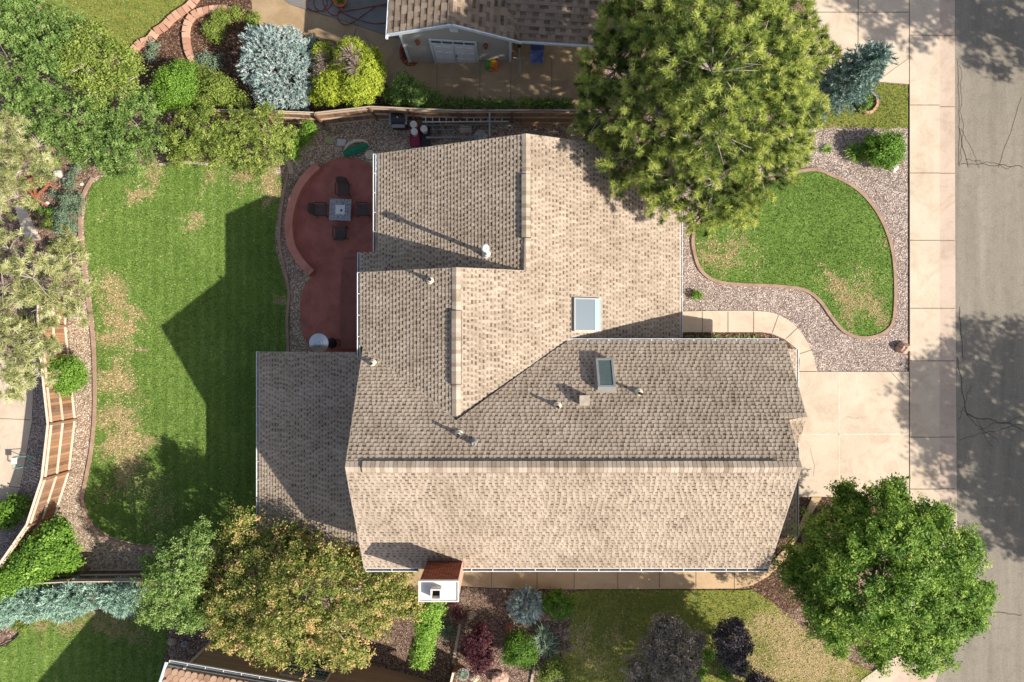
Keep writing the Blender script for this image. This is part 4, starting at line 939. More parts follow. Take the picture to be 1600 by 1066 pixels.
foliage('foliage', 'leaf_lime', LB, lj, dens=30, cr=.13, leaf=.07, per=26, asp=.4, spread=.2, fill=.35)
C, D = [], []
for (px, py, r_, h) in ((512, 98, 15, 1.2), (552, 92, 18, 1.9), (508, 118, 12, 1.1), (560, 108, 14, 1.8), (540, 100, 10, 1.7)):
    c = at_h(px, py, h); n = 12; u = unit(n, .8); C.append(np.array(c) + u * .12 * r_ / 14 + np.array([0, 0, .18])); D.append(u)
needles('dead_twigs', 'leaf_dead', np.concatenate(C), np.concatenate(D), lj, per=26, length=.42, width=.022)
bush('garden_shrub', 'dark green shrub beside the neighbour concrete above the grill', 'shrub', [(632, 130, 16, 1.0), (655, 150, 20, 1.1), (625, 155, 16, .9), (680, 158, 14, .7), (610, 148, 10, .7)], 'leaf_hedge', leaf=.07, cr=.17)
# strap leaves along the fence
def straps(name, label, spots_, mat='leaf_blade', n=34, L=.5, wd=.035, cat='plant', tone=(.0, .75), group=None):
    Vs = []; T = []; Fz = []; 
    for (px, py, sc) in spots_:
        b = np.array(G(px, py)); k = n
        a = rng.uniform(0, 2 * np.pi, k); l = L * sc * rng.uniform(.6, 1.1, k); d = np.stack([np.cos(a), np.sin(a), np.zeros(k)], 1); s = np.stack([-d[:, 1], d[:, 0], np.zeros(k)], 1) * wd / 2
        b0 = b + d * .03 + rng.normal(size=(k, 3)) * np.array([.06, .06, 0]) * sc
        m_ = b0 + d * (l * .45)[:, None] + np.array([0, 0, 1]) * (l * .75)[:, None]; e_ = b0 + d * l[:, None] + np.array([0, 0, 1]) * (l * .6)[:, None]
        V = np.stack([b0 - s, b0 + s, m_ + s, m_ - s, e_ + s * .1, e_ - s * .1], 1).reshape(-1, 3); o = sum(len(v) for v in Vs)
        i = np.arange(k)[:, None] * 6 + o; Fz.append(np.concatenate([i + np.array([0, 1, 2, 3]), i + np.array([3, 2, 4, 5])], 0)); Vs.append(V); t = rng.uniform(*tone, k); T.append(np.concatenate([t, t]))
    V = np.concatenate(Vs); b = V[0]
    o = np_mesh(name, V, np.concatenate(Fz), mat, np.concatenate(T), None, (b[0], b[1], gz(b[0]))); tag(o, label, cat, group); return o
xs_ = [700, 722, 745, 768, 792, 838, 862, 880]
lab = ['strap leaved plant nearest the dark green shrub along the fence', 'strap leaved plant below the joint left of the white double door line', 'strap leaved plant below the double door of the neighbour shed', 'strap leaved plant below the yellow toy', 'strap leaved plant left of the small yellow bush by the fence', 'strap leaved plant right of the small yellow bush by the fence', 'second strap leaved plant right of the small yellow bush', 'strap leaved plant closest to the pine along the fence']
for i, x in enumerate(xs_): straps('lily_plant', lab[i], [(x - 6, 163 + (i % 3), .8), (x + 6, 165, .9), (x, 168, .7)], L=.42, group='strap leaved plants along the north fence', n=30)
bush('garden_shrub', 'small round yellow green bush against the fence below the neighbour yard', 'shrub', [(818, 160, 10, .5), (824, 164, 7, .4)], 'leaf_olive')
# -- leaning spruce by the neighbour driveway
def spruce(base_px, hgt, r0, label, mat='leaf_spruce', dens=30, name='spruce_tree'):
    b = G(*base_px); root = empty(name, b, label, 'spruce tree'); C, D = [], []
    nb = int(hgt * 26)
    mb = MB(); mb.tube([b, b + Vector((0, 0, hgt))], [.11, .01], 8); tr = None
    for i in range(nb):
        f = (i / nb) ** .9; z = .25 + f * (hgt - .3); rr = r0 * (1 - f) ** .55 * min(1, .55 + f) + .05; a = i * 2.399; rr *= random.uniform(.85, 1.1)
        d = np.array([math.cos(a), math.sin(a), .18]); k = max(3, int(rr * 16))
        for j in range(k):
            q = (j + .6) / k; C.append(np.array(b) + np.array([0, 0, z]) + d * rr * q + rng.normal(size=3) * .05 * (1 + rr * q)); D.append(d + rng.normal(size=3) * .35)
        mb.tube([b + Vector((0, 0, z)), b + Vector((d[0] * rr, d[1] * rr, z + .1 * rr))], [.02, .006], 4, cap=False)
    D = np.array(D); D /= np.linalg.norm(D, axis=1, keepdims=True)
    needles('crown', mat, np.array(C), D, root, per=22, length=.12, width=.026, cone=1.3, spread=.2); mb.build('trunk', 'bark', root)
    return root
spruce((1280, 160), 5.4, 1.30, 'pointed blue spruce between the pine and the neighbour driveway')
# -- front garden plants
bush('garden_shrub', 'round leafy green shrub by the pavement in the front gravel', 'shrub', [(1378, 232, 24, .7), (1395, 225, 18, .6), (1362, 228, 16, .6), (1385, 248, 18, .55), (1398, 240, 16, .5), (1368, 245, 14, .5)], 'leaf_bright', tone_mu=.35, leaf=.07)
straps('grass_clump', 'spiky green grass clump left of the round front shrub', [(1330, 238, 1.0), (1338, 244, .9), (1342, 235, .8)], 'leaf_bright', n=60, L=.45, wd=.03, tone=(.3, 1))
straps('grass_clump', 'tiny green grass clump in the gravel beside the big pine', [(1291, 234, .7)], 'leaf_bright', n=50, L=.35, wd=.025, tone=(.3, .9))
bush('ground_plant', 'tiny green plant in the gravel near the entry path', 'plant', [(1091, 461, 7, .2), (1085, 463, 4, .15)], 'leaf_bright')
bush('ground_plant', 'dark leafy plant filling the stone ring on the neighbour lawn', 'plant', [(1352, 160, 11, .3), (1356, 150, 8, .3), (1346, 168, 8, .2)], 'leaf_hedge', gapk=.2)
for i in range(8): straps('flower_plant', 'small dark green plant in the row along the entry flower bed', [(1075 + 15 * i, 527, .45)], 'leaf_hedge', n=16, L=.22, wd=.03, tone=(.2, .9), group='row of small plants in the entry flower bed')
# -- back yard small plants
bush('fence_bush', 'bright green round bush in front of the wooden fence by the back lawn', 'shrub', [(105, 585, 26, 1.3), (92, 575, 18, 1.2), (118, 592, 18, 1.1), (100, 602, 18, 1.0), (112, 572, 16, 1.2)], 'leaf_bright', leaf=.07, cr=.18, dens=24)
bush('ivy_bush', 'large leafy green bush hiding the bottom end of the wooden fence', 'shrub', [(90, 835, 24, 1.6), (70, 860, 32, 1.6), (95, 865, 28, 1.3), (40, 885, 28, 1.5), (15, 905, 26, 1.5), (110, 880, 16, .9), (60, 895, 22, 1.3), (20, 930, 14, 1.2), (-10, 930, 22, 1.4)], 'leaf_bright', tone_mu=.42, leaf=.10, cr=.2, dens=16, per=28, asp=.7, spread=.2)
bush('leafy_plant', 'broad leaved green plant beside the neighbour patio corner', 'plant', [(20, 795, 18, .6), (5, 805, 18, .5), (32, 785, 12, .5), (15, 812, 14, .4), (-8, 800, 16, .5)], 'leaf_bright', tone_mu=.42, leaf=.11, cr=.18, dens=18, per=22, asp=.6)
bush('garden_plant', 'clump of green plants beside the pale rocks in the left garden bed', 'plant', [(70, 262, 10, .5), (80, 258, 10, .5), (88, 252, 7, .4)], 'leaf_bright')
bush('garden_plant', 'blue green foliage along the curved lawn edging in the left bed', 'plant', [(105, 315, 14, .4), (118, 330, 12, .4), (100, 340, 16, .45), (120, 310, 10, .3), (110, 355, 13, .4), (95, 360, 12, .4)], 'leaf_grey', tone_mu=.4, gapk=.15)
bush('garden_plant', 'small green plant below the red garden frame', 'plant', [(50, 323, 9, .35), (60, 330, 8, .3), (78, 333, 8, .25)], 'leaf_bright', tone_mu=.4, gapk=.2)
bush('garden_plant', 'low plants with pale stones at the top of the left bed', 'plant', [(112, 275, 8, .3), (108, 290, 9, .3), (120, 262, 8, .3), (85, 300, 8, .3)], 'leaf_grey', tone_mu=.45, gapk=.3)
bush('garden_plant', 'scruffy green plants between the old deck and the lawn edging', 'plant', [(85, 385, 12, .4), (110, 385, 14, .45), (125, 400, 10, .4), (100, 410, 12, .4), (75, 350, 10, .3)], 'leaf_olive', tone_mu=.5, gapk=.3)
# -- junipers along the south fence
mound('juniper_hedge', 'blue green juniper spreading at the left edge below the wooden fence', 'shrub', [(15, 940, 24, 1.2), (40, 935, 22, 1.2), (5, 960, 16, .9), (50, 950, 18, 1.0), (-15, 945, 26, 1.2), (62, 928, 14, 1.1)], 'leaf_bluejuniper', length=.15, width=.03, dens=62, tone_mu=.6)
mound('juniper_hedge', 'widest blue green juniper in the middle of the row along the south fence', 'shrub', [(90, 935, 24, 1.2), (115, 930, 22, 1.3), (140, 930, 22, 1.2), (100, 952, 18, .9), (75, 945, 16, 1.0), (150, 925, 14, 1.2), (120, 945, 16, .9)], 'leaf_bluejuniper', length=.15, width=.03, dens=62, tone_mu=.6)
mound('juniper_hedge', 'blue green juniper beside the yellow green tree at the row end', 'shrub', [(185, 930, 22, 1.2), (200, 940, 20, 1.0), (172, 935, 14, 1.0), (212, 930, 14, 1.0), (192, 915, 12, 1.2), (190, 948, 12, .8)], 'leaf_bluejuniper', length=.15, width=.03, dens=62, tone_mu=.6)
bush('ground_plant', 'small yellow green plant at the corner of the south west lawn', 'plant', [(28, 975, 9, .3), (35, 982, 7, .2)], 'leaf_olive')
# -- south bed
cb = [(670, 948, 20, 2.3), (668, 970, 20, 2.2), (665, 992, 18, 2.1), (662, 1012, 16, 1.9), (658, 1032, 13, 1.7), (678, 955, 14, 2.3)]
bush('columnar_shrub', 'tall bright lime green shrub below the chimney against the neighbour wall', 'shrub', cb, 'leaf_bright', tone_mu=.66, leaf=.085, cr=.2, dens=22, per=26, asp=.4, flat=1.2)
mound('globe_spruce', 'round silvery blue globe spruce beside the side path', 'shrub', [(821, 946, 26, .65, .8)], 'leaf_bluespruce', dens=110, length=.09, tone_mu=.42)
bush('round_shrub', 'round dark green shrub directly right of the blue globe spruce', 'shrub', [(872, 946, 22, .7), (862, 940, 14, .6), (884, 950, 14, .6)], 'leaf_bright', tone_mu=.3, leaf=.06, dens=34)
bush('round_shrub', 'round dark green shrub between the red barberry and the grey grassy plants', 'shrub', [(811, 1012, 26, .8), (800, 1022, 16, .7), (824, 1025, 16, .6)], 'leaf_bright', tone_mu=.22, leaf=.06, dens=34)
bush('barberry_shrub', 'round dark purple red barberry in the gravel below the chimney', 'shrub', [(748, 1003, 22, .9), (738, 1020, 18, .8), (758, 1022, 20, .8), (748, 1040, 14, .6), (750, 985, 12, .6)], 'leaf_barberry', gapk=.2, leaf=.075, asp=.35, tone_mu=.5, spray=.3, tip=.6, dens=20)
straps('grassy_plant', 'wispy grey green grassy plant right of the dark green round shrub', [(846, 1000, 1.1), (856, 1012, 1.0), (850, 985, .9), (862, 1000, .8)], 'leaf_grey', n=80, L=.5, wd=.03, tone=(0, .9))
straps('grassy_plant', 'pale grey green grassy clump near the lime green shrub', [(700, 985, 1.0), (692, 975, .8)], 'leaf_grey', n=60, L=.4, wd=.03, tone=(0, .7))
bush('garden_shrub', 'dark yellow tinged shrub at the bottom edge beside the gravel edging', 'shrub', [(868, 1045, 18, .5), (850, 1055, 14, .4), (885, 1055, 14, .4)], 'leaf_olive', tone_mu=.3, gapk=.2)
bush('garden_shrub', 'grey violet dried shrub between the grassy plants and the side lawn', 'shrub', [(880, 990, 12, .3), (885, 1010, 10, .3)], 'leaf_dead', tone_mu=.4, gapk=.3, dens=16)
bush('ground_plant', 'reddish brown ground plant in the gravel right of the chimney', 'plant', [(712, 955, 14, .15, .4), (722, 962, 10, .15, .4)], 'leaf_barberry', tone_mu=.9, dens=10, gapk=.3)
broad('smoke_tree', 'grey brown leaved small tree on the shaded part of the side lawn', 'tree', [(1040, 985, 22, 2.4), (1060, 1000, 24, 2.4), (1025, 1010, 24, 2.4), (1045, 1035, 34, 2.5), (1000, 1040, 24, 2.0), (1080, 1020, 18, 2.1), (1010, 1060, 26, 2.0), (1070, 1055, 22, 2.1), (1088, 1000, 8, 2.0)], 'leaf_smoke', r0=.06, dens=13, cr=.2, leaf=.07, per=26, gapk=.2, twigs=12, bark='twig_grey', spread=.22, tone_mu=.66, spray=.3, tip=.4)
broad('plum_tree', 'dark purple leaved small tree right of the grey leaved tree', 'tree', [(1143, 990, 24, 2.2), (1130, 1002, 18, 2.1), (1158, 1005, 18, 2.0), (1140, 1022, 22, 2.0), (1150, 1040, 12, 1.8)], 'leaf_purple', r0=.05, dens=16, cr=.18, leaf=.07, per=28, gapk=.15, twigs=6, bark='twig_grey', tone_mu=.75)
bush('purple_shrub', 'dark purple shrub at the bottom edge below the plum tree', 'shrub', [(1183, 1062, 14, .9), (1200, 1070, 12, .8), (1175, 1072, 14, .8)], 'leaf_purple', leaf=.07)
for (q_, l_) in (((1108, 1022, 9, .4), 'light green weed clump between the grey leaved tree and the plum tree'), ((1135, 1052, 10, .4), 'light green weed clump below the plum tree'), ((1095, 1050, 10, .4), 'light green weed clump under the right side of the grey leaved tree'), ((1160, 1045, 8, .3), 'light green weed clump right below the plum tree')): bush('weed_clump', l_, 'plant', [q_], 'leaf_bright', dens=40)
# -- trees beyond the frame whose shade falls on the street and the side lawn
def far_tree(x, y, z, r_, label, zb=0, k=7, seed=1, spread=1.0):
    rr = random.Random(seed); B = []
    for i in range(k):
        a = i * 2.4 + rr.uniform(-.3, .3); q = r_ * .75 * spread * math.sqrt((i + .3) / k); b = r_ * rr.uniform(.36, .5)
        B.append((np.array([x + q * math.cos(a), y + q * math.sin(a), z + rr.uniform(-.5, .6)]), np.array([b, b, b * .7])))
    root = empty('street_tree', (x, y, zb), label, 'tree', 'trees standing outside the picture'); foliage('crown', 'leaf_ash', B, root, dens=2.4, cr=.34, leaf=.20, per=30, gapk=.25, fill=0)
    limbs((x, y, zb), (x, y, z + r_ * .3), B, .22, root, 'bark', 2, seed=seed)
def shade_from(px, py, h, ground=0.0):   # where a crown h metres up must stand for its shade to fall on this pixel
    g = G(px, py); t = h / math.tan(R(SUN_EL)); return g.x + t * math.cos(R(SUN_AZ)), g.y - t * math.sin(R(SUN_AZ))
x, y = shade_from(1572, 640, 9); far_tree(x, y, 9, 4.4, 'big broadleaf tree across the street whose shade falls on the road by the driveway', seed=2, k=11)
x, y = shade_from(1590, 800, 9); far_tree(x, y, 8.6, 2.4, 'tree across the street whose shade falls on the road beside the street tree', seed=3)
x, y = shade_from(1468, 660, 8); far_tree(x, y, 8, 1.6, 'tree whose soft shade falls on the pavement at the driveway', seed=8)
x, y = shade_from(1445, -20, 9); far_tree(x, y, 9, 2.8, 'tree across the street whose shade falls on the neighbour driveway', seed=4, k=9)
x, y = shade_from(1580, 10, 9); far_tree(x, y, 9, 2.7, 'tree across the street whose shade falls on the top of the road', seed=5, k=8)
x, y = shade_from(1340, -45, 9); far_tree(x, y, 9, 1.6, 'tree whose shade falls on the neighbour driveway near the pine', seed=6, k=8)
x, y = shade_from(970, 985, 7.5); far_tree(x, y, 7.5, 3.5, 'tree south of the lot whose shade falls on the side lawn', seed=7, k=18)
x, y = shade_from(850, 912, 10); far_tree(x, y, 10, 2.3, 'tree south of the lot whose shade falls on the side path', seed=9, k=6)

broad('red_shrub', 'red leaved shrub peeking out between the sunroom roof and the main roof corner', 'shrub', [(566, 858, 9, 3.6), (574, 866, 7, 3.4), (560, 868, 7, 3.2)], 'leaf_red', r0=.04, dens=26, cr=.14, leaf=.07, per=24)
# ================================================================ FENCES
def fence(name, label, pts, hgt, inner, shift=None, rails=(0.12, .95, 1.72), seed=1, post_every=True, board=.14, parts=True, capw=.08, cat='fence', boards='fence_boards', extra_post=.05, rtone=1.0):
    """pts: ground points (world xy); inner = side (+1 left of the run) where rails and posts stand"""
    r = random.Random(seed); a0 = Vector(pts[0]).to_3d(); root = empty(name, (pts[0][0], pts[0][1], gz(pts[0][0])), label, cat)
    for k in range(len(pts) - 1):
        a = Vector(pts[k]).to_3d(); b = Vector(pts[k + 1]).to_3d(); L = (b - a).length; d = (b - a) / L; n = Vector((-d.y, d.x, 0)) * inner
        zb = (gz(a.x) + gz(b.x)) / 2; mb = MB(); u = 0
        while u < L - .02:
            w_ = min(board, L - u); c = a + d * (u + w_ / 2); zz_ = gz(c.x)
            h = hgt + r.uniform(-.015, .015); M = Matrix((d, n, Vector((0, 0, 1)))).transposed()
            mb.box((c.x, c.y, zz_ + h / 2 + .03), (w_ - .008, .02, h), 0, M, r.uniform(.1, 1)); u += board
        mb.build('board_panel', boards, root)
        for z in rails:
            mb = MB(); A = a + n * .035; B_ = b + n * .035; A.z = gz(a.x) + z * hgt / 1.85; B_.z = gz(b.x) + z * hgt / 1.85
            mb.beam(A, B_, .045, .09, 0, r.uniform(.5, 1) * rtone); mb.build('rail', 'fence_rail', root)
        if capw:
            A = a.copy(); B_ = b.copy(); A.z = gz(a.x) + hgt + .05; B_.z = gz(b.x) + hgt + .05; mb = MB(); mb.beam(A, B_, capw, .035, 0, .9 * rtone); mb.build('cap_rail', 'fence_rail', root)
    for p in pts:
        q = Vector(p).to_3d(); mb = MB(); i = min(pts.index(p), len(pts) - 2); d = (Vector(pts[i + 1]) - Vector(pts[i])).normalized(); n = Vector((-d.y, d.x, 0)) * inner
        c = q + n * .06; mb.box((c.x, c.y, gz(c.x) + (hgt + extra_post) / 2), (.09, .09, hgt + extra_post), 0, math.atan2(d.y, d.x), r.uniform(.2, .5)); mb.build('post', 'fence_boards', root)
    return root
fence('wooden_fence', 'brown wooden fence with pale rails between the back yard gravel and the neighbour patio', W([(104, 470), (103, 510), (112, 600), (118, 655), (109, 735), (87, 803), (46, 862)]), 1.85, 1, seed=3)
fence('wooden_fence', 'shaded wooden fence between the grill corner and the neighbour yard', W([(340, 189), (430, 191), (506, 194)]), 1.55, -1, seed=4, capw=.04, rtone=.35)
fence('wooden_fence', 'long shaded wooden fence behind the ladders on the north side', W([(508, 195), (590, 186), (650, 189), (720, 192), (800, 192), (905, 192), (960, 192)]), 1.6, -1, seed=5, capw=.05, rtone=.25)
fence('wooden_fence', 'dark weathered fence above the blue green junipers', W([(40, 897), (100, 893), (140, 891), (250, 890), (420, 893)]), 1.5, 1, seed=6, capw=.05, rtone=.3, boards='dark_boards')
fence('wooden_fence', 'short tan board fence end beside the neighbour wall at the bottom edge', W([(712, 1030), (704, 1062), (697, 1100)]), 1.2, 1, seed=7, rails=(.12, 1.6))
mb = MB(); a = G(765, 195); b = G(770, 226)
# gate post line across the north side strip
mb.beam(at_h(765, 176, 1.55), at_h(765, 214, 1.4), .06, .06); mb.tube([G(765, 196), at_h(765, 177, 1.55)], .04)
tag(mb.build('gate_bar', 'grey_metal', None, G(765, 196)), 'grey bar crossing the north side strip from the fence to the roof', 'gate')
# loose boards lying in the strip right of the bar
for i, (x0, y0, x1, y1) in enumerate(((815, 196, 900, 190), (812, 190, 835, 187), (842, 184, 905, 180))):
    m_ = MB(); m_.beam(G(x0, y0, .06 + .05 * i), G(x1, y1, .06 + .05 * i), .22, .04, tone=.9)
    tag(m_.build('wooden_board', 'fence_boards', None, G(x0, y0)), ['long sunlit board lying lowest by the fence under the pine', 'short sunlit board lying by the fence next to the grey bar', 'long sunlit board leaning highest by the fence under the pine'][i], 'board')

# ================================================================ PATIO
def curve_wall(name, pts, wd, h, mat, label, cat='wall', seg=None):
    p = W(smooth_loop(pts, 6, False)); mb = MB(); ribbon(mb, p, wd, h, 0, thick=h + .1, tone=.6); o = mb.build(name, mat, None, (p[0][0], p[0][1], gz(p[0][0]))); return tag(o, label, cat)
curve_wall('seat_wall', [(501, 262), (484, 278), (468, 302), (459, 330), (456, 360), (461, 388), (474, 410), (491, 428)], .34, .48, 'wall_salmon', 'low curved salmon red seat wall around the round patio')
TC = (537, 331)
def table():
    c = G(TC[0], TC[1] + 1); root = empty('fire_table', c, 'square grey stone fire table in the middle of the red patio', 'table')
    M = Matrix.Rotation(R(-2), 3, 'Z'); t = .94
    m = MB(); fr = .26
    for s in (-1, 1):
        m.box(c + M @ Vector((s * (t / 2 - fr / 2), 0, .62)), (fr, t, .05), 0, M); m.box(c + M @ Vector((0, s * (t / 2 - fr / 2), .62)), (t - 2 * fr, fr, .05), 0, M)
    m.build('tabletop', 'granite', root)
    m = MB(); m.box(c + M @ Vector((0, 0, .64)), (t - 2 * fr - .01, t - 2 * fr - .01, .03), 0, M); bl_ = m.build('burner_lid', 'white_plastic', root)
    m = MB(); m.lathe(c + Vector((.05, -.03, .655)), [(.045, 0), (.045, .03), (.02, .035)], 12); m.build('knob', 'dark_metal', root)
    m = MB(); m.box(c + M @ Vector((0, 0, .32)), (.72, .72, .58), 0, M); m.box(c + M @ Vector((0, 0, .04)), (.8, .8, .06), 0, M); m.build('base', 'dark_metal', root)
table()
def chair(loc, rz):
    root = empty('patio_chair', (0, 0, 0))
    m = MB()
    n = 6; prof = []
    for i in range(n + 1):          # curved seat, front at +x
        x = .26 - i * .52 / n; z = .42 - .035 * math.sin(i / n * math.pi); prof.append((x, z))
    V = []; 
    for x, z in prof: V += [(x, -.25, z), (x, .25, z), (x, .25, z - .03), (x, -.25, z - .03)]
    fs = [(4 * i + j, 4 * i + (j + 1) % 4, 4 * i + 4 + (j + 1) % 4, 4 * i + 4 + j) for i in range(n) for j in range(4)] + [(3, 2, 1, 0), (4 * n, 4 * n + 1, 4 * n + 2, 4 * n + 3)]
    m.add(V, fs); m.build('seat', 'dark_sling', root)
    m = MB(); V = []; k = 10       # rounded back
    for i in range(k + 1):
        a = math.pi * (i / k) ; yy = .25 * math.cos(a); top = .42 + .22 + .34 * math.sin(a) ** .6
        for zq, xo in ((.40, -.24), (top, -.24 - .15 * (top - .42) / .5)): V += [(xo, yy, zq), (xo - .035, yy, zq)]
    fs = []
    for i in range(k):
        o = 4 * i; fs += [(o, o + 4, o + 6, o + 2), (o + 1, o + 3, o + 7, o + 5), (o + 2, o + 6, o + 7, o + 3), (o, o + 1, o + 5, o + 4)]
    m.add(V, fs); m.build('backrest', 'dark_sling', root)
    for sx_ in (.22, -.22):
        for sy_ in (-.24, .24):
            m = MB(); m.tube([(sx_ * 1.12, sy_ * 1.05, 0), (sx_, sy_, .42)], .018, 6); m.build('leg', 'dark_metal', root)
    for sy_ in (-.28, .28):
        m = MB(); m.tube([(.25, sy_, .42), (.24, sy_, .62), (.1, sy_ * 1.03, .66), (-.15, sy_ * 1.02, .65), (-.27, sy_ * .9, .62)], .022, 6); m.build('armrest', 'dark_metal', root)
    return root
cl = [((540, 299), -90, 'patio chair on the house wall side north of the fire table'), ((505, 331), 0, 'patio chair west of the fire table near the seat wall'), ((570, 331), 180, 'patio chair between the fire table and the house roof edge'), ((536, 366), 90, 'patio chair south of the fire table near the step')]
cl[0] = (cl[0][0], cl[0][1], 'patio chair north of the fire table toward the gravel')
p0 = chair(None, 0)
for i, ((px, py), rz, lb) in enumerate(cl):
    o = p0 if i == 0 else copy_tree(p0)
    g = G(px, py); o.location = (g.x, g.y, g.z + .03); o.rotation_euler = (0, 0, R(rz)); tag(o, 'dark brown ' + lb, 'chair', 'dark chairs around the fire table')
def heater():
    b = G(519, 536); b.z += .03; root = empty('patio_heater', b, 'tall patio heater with round silver top beside the sunroom roof', 'patio heater'); t = at_h(500, 535, 2.25); dx = Vector((t.x - b.x, t.y - b.y, 0)) * .0
    m = MB(); m.lathe(b, [(.23, 0), (.23, .05), (.2, .1), (.19, .75), (.12, .82)], 20); m.build('base', 'dark_metal', root)
    m = MB(); m.lathe(b + Vector((0, 0, .8)), [(.03, 0), (.03, 1.15)], 10); m.build('pole', 'steel', root)
    m = MB(); m.lathe(b + Vector((0, 0, 1.9)), [(.09, 0), (.11, .22), (.05, .25)], 16); m.build('burner', 'grey_metal', root)
    m = MB(); m.lathe(b + Vector((0, 0, 2.16)), [(.41, 0), (.40, .015), (.20, .075), (.19, .095), (.10, .115), (.09, .135), (.01, .14)], 32); m.build('reflector', 'steel', root, smooth=False)
heater()
mb = MB(); pts = [(527, 530), (531, 531), (533, 536), (531, 541)]; mb.tube([G(*p, .1) for p in pts], .025, 6)
tag(mb.build('hose_reel', 'black_plastic', None, G(530, 536)), 'thin black curved hose beside the patio heater base', 'hose')
def rock(name, label, cat, px, py, r_, mat, seed=1, flat=.6, h=None, group=None):
    rr = np.random.default_rng(seed); g = G(px, py); n1, n2 = 7, 10; V = []; F = []
    for i in range(n1 + 1):
        th = math.pi * i / n1
        for j in range(n2):
            ph = 2 * math.pi * j / n2; q = r_ * (1 + rr.uniform(-.16, .16))
            V.append((g.x + q * math.sin(th) * math.cos(ph), g.y + q * math.sin(th) * math.sin(ph) * .8, g.z + r_ * flat * .35 + q * flat * math.cos(th)))
    for i in range(n1):
        for j in range(n2): F.append((i * n2 + j, (i + 1) * n2 + j, (i + 1) * n2 + (j + 1) % n2, i * n2 + (j + 1) % n2))
    m = MB(); m.add(V, F); o = m.build(name, mat, None, g); return tag(o, label, cat, group)
rock('boulder', 'pink and white boulder at the pavement corner of the front gravel', 'rock', 1409, 544, .30, 'rock_pink', 3, .9)
rock('boulder', 'pale grey stone beneath the round front shrub', 'rock', 1396, 263, .20, 'rock_pale', 4)
rock('boulder', 'round tan boulder at the bottom edge beside the barberry', 'rock', 781, 1058, .38, 'rock_pink', 5, .5)
rock('boulder', 'yellow tan rock right of the coiled grey plant pot', 'rock', 742, 1058, .22, 'rock_tan', 6)
rock('flat_rock', 'reddish flat rock between the blue globe spruce and the dark green round shrub', 'rock', 795, 982, .20, 'rock_red', 7, .35)
rock('flat_rock', 'pale tan flat rock in the gravel right of the chimney', 'rock', 737, 960, .22, 'rock_tan', 8, .3)
rock('boulder', 'tan rock under the left end of the neighbour wall by the maple', 'rock', 270, 1002, .22, 'rock_tan', 9)
rock('boulder', 'grey rock right of the tan rock in the shaded bed by the neighbour wall', 'rock', 290, 1006, .2, 'rock_grey', 10)
for i, (px, py, r_, m_, lb) in enumerate(((93, 272, .24, 'rock_pale', 'largest pale rock in the left garden bed'), (103, 281, .17, 'rock_grey', 'grey rock just below the largest pale rock in the left bed'), (120, 278, .12, 'rock_red', 'small red rock near the top of the left bed edging'),
      (95, 334, .14, 'rock_pale', 'small pale rock among the blue green foliage'), (74, 318, .12, 'rock_pale', 'small pale rock under the red garden frame'), (128, 288, .10, 'rock_pale', 'tiny white rock beside the lawn edging'))):
    rock('garden_rock', lb, 'rock', px, py, r_, m_, 20 + i)
rock('ornament', 'small white bird shaped ornament by the top of the seat wall', 'ornament', 489, 256, .12, 'white_plastic', 31, 1.2)
mb = MB(); g = G(481, 419); mb.box(g + Vector((0, 0, .06)), (.26, .22, .12), 0, .6); mb.box(g + Vector((.02, .0, .125)), (.18, .14, .03), 0, .8)
tag(mb.build('folded_bag', 'white_bag', None, g), 'pale lilac folded bag on the gravel outside the seat wall', 'bag')
mb = MB(); g = G(578, 242); mb.lathe(g, [(.20, 0), (.22, .03), (.21, .07), (.12, .09), (.01, .09)], 20); tag(mb.build('round_stone', 'cream', None, g), 'cream round stone disc on the gravel beside the roof corner', 'paving stone')
for px, col, lb in ((515, 'lid_green', 'olive green square stepping stone on the gravel'), (534, 'lid_grey', 'light grey square stepping stone on the gravel')):
    mb = MB(); g = G(px, 220 + (px - 515) * .18); mb.box(g + Vector((0, 0, .04)), (.40, .30, .08), 0, -.12); mb.box(g + Vector((0, 0, .085)), (.34, .24, .015), 0, -.12)
    tag(mb.build('stepping_stone', col, None, g), lb, 'paving stone')
# green umbrella lying on its side with a cream rim
def parasol():
    b = G(560, 237); root = empty('folded_parasol', b, 'green fabric bundle with a cream rim lying between the patio and the fence', 'parasol')
    m = MB(); V = []; F = []; n = 12; A = G(539, 243, .18); B_ = G(577, 230, .2); d = (B_ - A); L = d.length; d.normalize(); s = Vector((-d.y, d.x, 0))
    for i in range(n + 1):
        t = i / n; w_ = .21 * math.sin(math.pi * (.15 + .8 * t)) ** .6; c = A + d * L * t
        for k in range(10):
            a = 2 * math.pi * k / 10; q = w_ * (1 if k % 2 else .8); V.append(c + s * q * math.cos(a) + Vector((0, 0, .9 * q * math.sin(a) + .06)))
    F = [(i * 10 + k, i * 10 + (k + 1) % 10, (i + 1) * 10 + (k + 1) % 10, (i + 1) * 10 + k) for i in range(n) for k in range(10)] + [tuple(range(10)), tuple(n * 10 + k for k in range(9, -1, -1))]
    m.add(V, F); m.build('canopy', 'green_fabric', root)
    m = MB(); pts = [G(537, 240, .12), G(545, 229, .25), G(556, 223, .3), G(570, 222, .25), G(577, 226, .2)]; m.tube(pts, [.04, .07, .08, .07, .03], 8); m.build('rim', 'cream', root)
parasol()
mb = MB(); pts = []
for i in range(70):
    a = i * .42; q = .32 + .05 * math.sin(i * 1.7); g = G(525, 200); pts.append(Vector((g.x + q * 1.4 * math.cos(a), g.y + q * .8 * math.sin(a), g.z + .03 + .0012 * i)))
mb.tube(pts, .014, 5); tag(mb.build('garden_hose', 'green_hose', None, G(525, 200)), 'pale green coiled garden hose on the gravel below the fence', 'hose')
